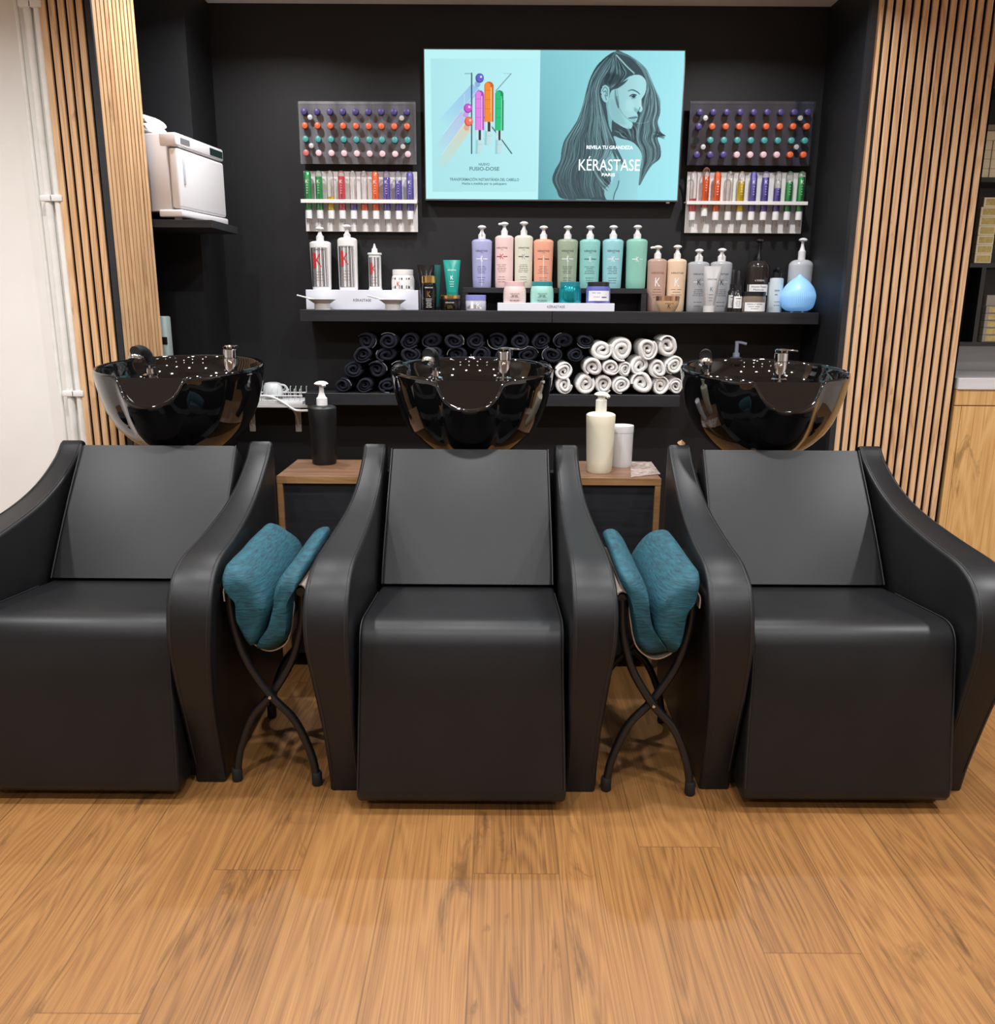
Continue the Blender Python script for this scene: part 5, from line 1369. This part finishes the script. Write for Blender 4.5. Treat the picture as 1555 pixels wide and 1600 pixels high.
fill(R_([(705, 760), (780, 800), (880, 870), (925, 800), (950, 900), (930, 985), (820, 975), (735, 945), (698, 905)]), (58, 78, 86))
face = R_([(690, 470), (760, 440), (830, 390), (890, 320), (940, 300), (1000, 312), (1043, 360), (1052, 430), (1035, 500), (1002, 555), (998, 610), (1012, 655), (996, 690), (958, 698), (962, 722), (962, 745), (942, 790), (908, 792), (911, 830), (882, 862), (825, 850), (760, 812), (705, 770), (670, 690), (665, 580)])
fill(face, lambda X, Y: C3(SK)[None, None] + np.clip((X - Rp(850, 0)[0]) / 90, -.6, .5)[..., None] * .10)
fill(R_([(680, 560), (760, 600), (800, 720), (840, 820), (760, 805), (700, 760)]), (118, 172, 180), .35, True, 30)
fill(R_([(1000, 560), (1010, 650), (990, 640), (980, 590)]), (196, 240, 242), .5, True, 8)
fill(R_([(850, 560), (930, 590), (900, 680), (840, 660)]), (184, 232, 236), .5, True, 30)
fill(R_([(930, 640), (960, 660), (975, 690), (945, 690), (925, 670)]), (116, 168, 176), .7, True, 3)
stroke(R_([(862, 470), (905, 458), (955, 478), (985, 505)]), lambda f: .8 + 1.1 * f * (1 - f) * 4, (60, 86, 94), .8)
fill(R_([(885, 520), (920, 502), (945, 515), (940, 545), (905, 550)]), (130, 180, 188), .9, True, 2)
fill(R_([(900, 522), (925, 510), (938, 522), (930, 538), (910, 538)]), (40, 58, 66), .95)
stroke(R_([(880, 522), (912, 504), (948, 512)]), 1.3, (32, 48, 56)); stroke(R_([(900, 548), (930, 548)]), .8, (90, 140, 148), .8)
stroke(R_([(985, 640), (972, 675), (958, 695), (975, 700), (998, 688)]), 1.1, (56, 86, 94), .9)
fill(R_([(960, 690), (975, 682), (985, 692), (968, 700)]), (30, 48, 56), .9)
fill(R_([(868, 748), (905, 735), (945, 728), (962, 742), (930, 755), (885, 758)]), (108, 160, 168)); fill(R_([(885, 758), (940, 756), (940, 782), (912, 790)]), (140, 196, 204))
stroke(R_([(868, 750), (905, 750), (955, 746)]), 1.0, (44, 70, 78)); stroke(R_([(905, 795), (930, 800)]), 1.0, (90, 140, 148), .8)
fill(R_([(585, 480), (600, 425), (640, 408), (672, 450), (668, 530), (655, 580), (625, 585), (595, 545)]), (154, 208, 214))
stroke(R_([(600, 470), (625, 430), (652, 460), (650, 520), (628, 510), (640, 560)]), 1.2, (84, 130, 138)); stroke(R_([(612, 480), (635, 470), (640, 500)]), 1.2, (70, 110, 118))
for p in ((590, 432), (575, 465), (583, 500)): stroke(R_([p, (p[0] + 4, p[1] + 4)]), 1.6, (40, 60, 68))
# back, shoulder, arm
arm = R_([(715, 938), (790, 962), (880, 985), (955, 1040), (997, 1110), (1004, 1170), (985, 1290), (975, 1400), (955, 1500), (940, 1592), (715, 1592), (740, 1500), (768, 1430), (770, 1360), (735, 1320), (690, 1330), (690, 1230), (700, 1100), (740, 1030)])
fill(arm, lambda X, Y: C3((152, 212, 220))[None, None] + np.clip((X - Rp(880, 0)[0]) / 100, -.6, .5)[..., None] * .08)
fill(R_([(735, 1320), (770, 1330), (768, 1440), (735, 1520), (700, 1590), (640, 1590), (620, 1500), (690, 1420)]), (140, 198, 206))
fill(R_([(640, 1080), (700, 1060), (760, 1090), (720, 1200), (690, 1330), (640, 1300), (600, 1200)]), (130, 188, 196), .8, True, 3)
stroke(R_([(768, 1400), (755, 1460), (725, 1530), (712, 1592)]), 1.6, (60, 94, 102), .85)
# hair strands: interpolate guide curves
def strands(ga, gb, n, seed, alo=.25, ahi=.7, w=(.7, 2.2), dark=(36, 52, 60), light=(150, 196, 202), shine=()):
    Q = random.Random(seed)
    for i in range(n):
        f = Q.random(); k = Q.random()
        P = [Rp(a[0] + (b[0] - a[0]) * f + Q.uniform(-7, 7), a[1] + (b[1] - a[1]) * f + Q.uniform(-7, 7)) for a, b in zip(ga, gb)]
        c = light if k < .5 else dark
        al = Q.uniform(alo, ahi) * (.8 if k < .5 else 1); ww = Q.uniform(*w)
        s0 = Q.uniform(0, .5); n0 = int(s0 * len(P)); seg = P[n0:n0 + Q.randint(3, len(P))]
        if len(seg) > 2: stroke(seg, lambda t_: ww * (.35 + 1.3 * t_ * (1 - t_) * 2), c, al)
gA = [(735, 66), (640, 120), (548, 215), (480, 340), (440, 480), (405, 620), (360, 760), (295, 870), (225, 980), (195, 1080), (180, 1190), (130, 1300), (105, 1390), (145, 1490), (200, 1580)]
gB = [(740, 70), (720, 150), (660, 260), (600, 360), (565, 480), (590, 600), (620, 720), (655, 830), (690, 930), (720, 1020), (700, 1120), (640, 1200), (640, 1330), (610, 1430), (640, 1560)]
strands(gA, gB, 50, 21, .12, .30, (2.5, 6), light=(150, 204, 210))
strands(gA, gB, 230, 1, .25, .6, (.6, 1.4))
gC = [(740, 66), (760, 120), (800, 190), (830, 240), (850, 290), (800, 370), (740, 420), (690, 440)]
gD = [(735, 66), (700, 130), (670, 210), (640, 280), (620, 330), (610, 380), (640, 410), (680, 430)]
strands(gC, gD, 60, 2, .2, .55)
fill(R_([(640, 300), (720, 280), (790, 330), (740, 400), (660, 400), (615, 385)]), (34, 50, 58), .55, True, 16)
stroke(R_([(745, 100), (800, 160), (860, 225), (925, 285)]), 2.0, (176, 220, 224), .8)
gE = [(745, 70), (850, 105), (945, 170), (1010, 250), (1050, 340), (1070, 440), (1040, 560), (1020, 660), (985, 780), (960, 880), (960, 980), (1000, 1080), (1010, 1200), (990, 1320), (980, 1430)]
gF = [(745, 66), (860, 100), (960, 165), (1040, 255), (1090, 350), (1140, 460), (1180, 570), (1190, 680), (1165, 790), (1190, 880), (1160, 960), (1190, 1060), (1180, 1160), (1100, 1230), (1000, 1400)]
strands(gE, gF, 30, 23, .10, .25, (3, 6), light=(160, 206, 212))
strands(gE, gF, 150, 3, .25, .6, (.6, 1.4))
strands([(720, 880), (760, 900), (800, 930), (850, 960)], [(930, 820), (950, 880), (950, 940), (940, 990)], 40, 4, .3, .6)
strands([(560, 1180), (600, 1260), (650, 1330), (690, 1380)], [(480, 1280), (540, 1400), (600, 1480), (650, 1520)], 40, 5, .4, .8)
stroke(R_([(735, 470), (745, 570), (770, 640), (820, 720), (880, 775), (905, 792)]), .5, (44, 66, 74), .7)
stroke(R_([(940, 798), (1010, 802), (1080, 785)]), .6, (150, 200, 206), .8)
strands([(700, 450), (715, 520), (740, 600), (760, 650)], [(760, 450), (760, 520), (765, 590), (770, 640)], 14, 6, .2, .45, (.6, 1.2), light=HAIR)
strands([(1140, 880), (1190, 905), (1245, 930)], [(1100, 960), (1160, 945), (1230, 965)], 14, 8, .5, .9, (.6, 1.2), light=HAIR)
strands([(690, 960), (740, 1050), (790, 1150), (830, 1240)], [(660, 960), (690, 1060), (720, 1160), (735, 1230)], 20, 9, .4, .8, (.7, 1.8), light=HAIR)
img = np.clip(img, 0, 1)
limg = np.where(img <= .04045, img / 12.92, ((img + .055) / 1.055) ** 2.4)
# screen grid mesh with the picture as a colour attribute
gx = np.linspace(BZ * .6, TWd - BZ * .6, CW); gz = np.linspace(TH - BZ * .6, BZ, CH)
VX, VZ = np.meshgrid(gx, gz)
vv = np.stack([VX.ravel(), np.full(VX.size, -.0002), VZ.ravel()], 1)
idx = np.arange(CW * CH).reshape(CH, CW)
ff = np.stack([idx[:-1, :-1].ravel(), idx[1:, :-1].ravel(), idx[1:, 1:].ravel(), idx[:-1, 1:].ravel()], 1)
me = bpy.data.meshes.new('screen')
me.vertices.add(len(vv)); me.vertices.foreach_set('co', vv.ravel().astype(np.float32))
me.loops.add(ff.size); me.loops.foreach_set('vertex_index', ff.ravel().astype(np.int32))
me.polygons.add(len(ff)); me.polygons.foreach_set('loop_start', (np.arange(len(ff)) * 4).astype(np.int32))
me.update(); me.validate()
ca = me.color_attributes.new('picture', 'FLOAT_COLOR', 'POINT')
ca.data.foreach_set('color', np.concatenate([limg.reshape(-1, 3), np.ones((CW * CH, 1))], 1).ravel().astype(np.float32))
sm = bpy.data.materials.new('lit_screen'); sm.use_nodes = True
nt = sm.node_tree; b = nt.nodes['Principled BSDF']
at = nd(nt, 'ShaderNodeAttribute', attribute_name='picture')
b.inputs['Base Color'].default_value = (.01, .01, .01, 1); b.inputs['Roughness'].default_value = .55; b.inputs['Specular IOR Level'].default_value = .15
nt.links.new(at.outputs['Color'], b.inputs['Emission Color']); b.inputs['Emission Strength'].default_value = SCREEN_E
me.materials.append(sm)
so = bpy.data.objects.new('screen', me); COL.objects.link(so); so.parent = tv
# the words on the screen
def screen_text(rows, name, m):
    for s, u0, u1, v, hpx in rows:
        g = G(); c = at_y((u0 + u1) / 2, v, YT); w = (u1 - u0) * mpp(u0, v, YT); h = hpx * mpp(u0, v, YT) if hpx else None
        V, F = textvf(s, w, h, bold=.022 if hpx < 6 else 0); g.add(([(c.x - tx0 + a, -.0008, c.z - tz0 + q) for a, q in V], F))
        g.build(name, m, tv, smooth=None)
LX = lambda x: 665 + x / 6.665
LY = lambda y: 75 + y / 6.665
screen_text([('NUEVO', LX(555), LX(668), LY(1212), 4), ('FUSIO-DOSE', LX(458), LX(768), LY(1258), 5.6), ('TRANSFORMACIÓN INSTANTÁNEA DEL CABELLO', LX(252), LX(975), LY(1366), 5.4),
             ('Hecha a medida por tu peluquero', LX(380), LX(845), LY(1416), 4.8)], 'screen_caption', mat('screen_dark_text', (.01, .02, .02), .5, emit=rgb(70, 118, 124), estr=SCREEN_E))
RX = lambda x: 850 + x / 6.53
RYp = lambda y: 70 + y / 6.53
screen_text([('REVELA TU GRANDEZA', RX(435), RX(908), RYp(1047), 5.2), ('KÉRASTASE', RX(357), RX(980), RYp(1212), 21), ('PARIS', RX(590), RX(725), RYp(1326), 4.4)], 'screen_title', mat('screen_white_text', (.5, .5, .5), .5, emit=rgb(226, 250, 252), estr=SCREEN_E))

# ================================================================== LIGHT
def lamp(x, y, z, w, size=.10, col=(0.985, 0.985, 1.0), spread=150, name='ceiling_downlight'):
    l = bpy.data.lights.new(name, 'AREA'); l.shape = 'DISK'; l.size = size; l.energy = w; l.color = col
    l.spread = math.radians(spread)
    o = bpy.data.objects.new(name, l); COL.objects.link(o); o.location = (x, y, z); return o
ZL = H - .012
for x in (-1.75, -0.55, 0.45, 1.55): lamp(x, 0.75, ZL, LP[0])
for x in (-1.75, -0.55, 0.45, 1.55): lamp(x, -0.9, ZL, LP[1])
for x in (-1.05, -0.1, 0.85): lamp(x, 2.05, ZL, LP[2], .08)
for x in (-0.95, -0.08, 1.0): lamp(x, 3.3, ZL, LP[4], .06)
for x in (-2.1, 2.2): lamp(x, 1.9, ZL, LP[3] * (1.55 if x < 0 else 2.1))
w = bpy.data.worlds.new('world'); sc.world = w; w.use_nodes = True
w.node_tree.nodes['Background'].inputs[0].default_value = (.9, .95, 1, 1); w.node_tree.nodes['Background'].inputs[1].default_value = 0.05
sc.view_settings.view_transform = 'Standard'; sc.view_settings.look = 'None'
sc.view_settings.exposure = EXPO; sc.view_settings.gamma = 1.0; sc.view_settings.use_curve_mapping = False
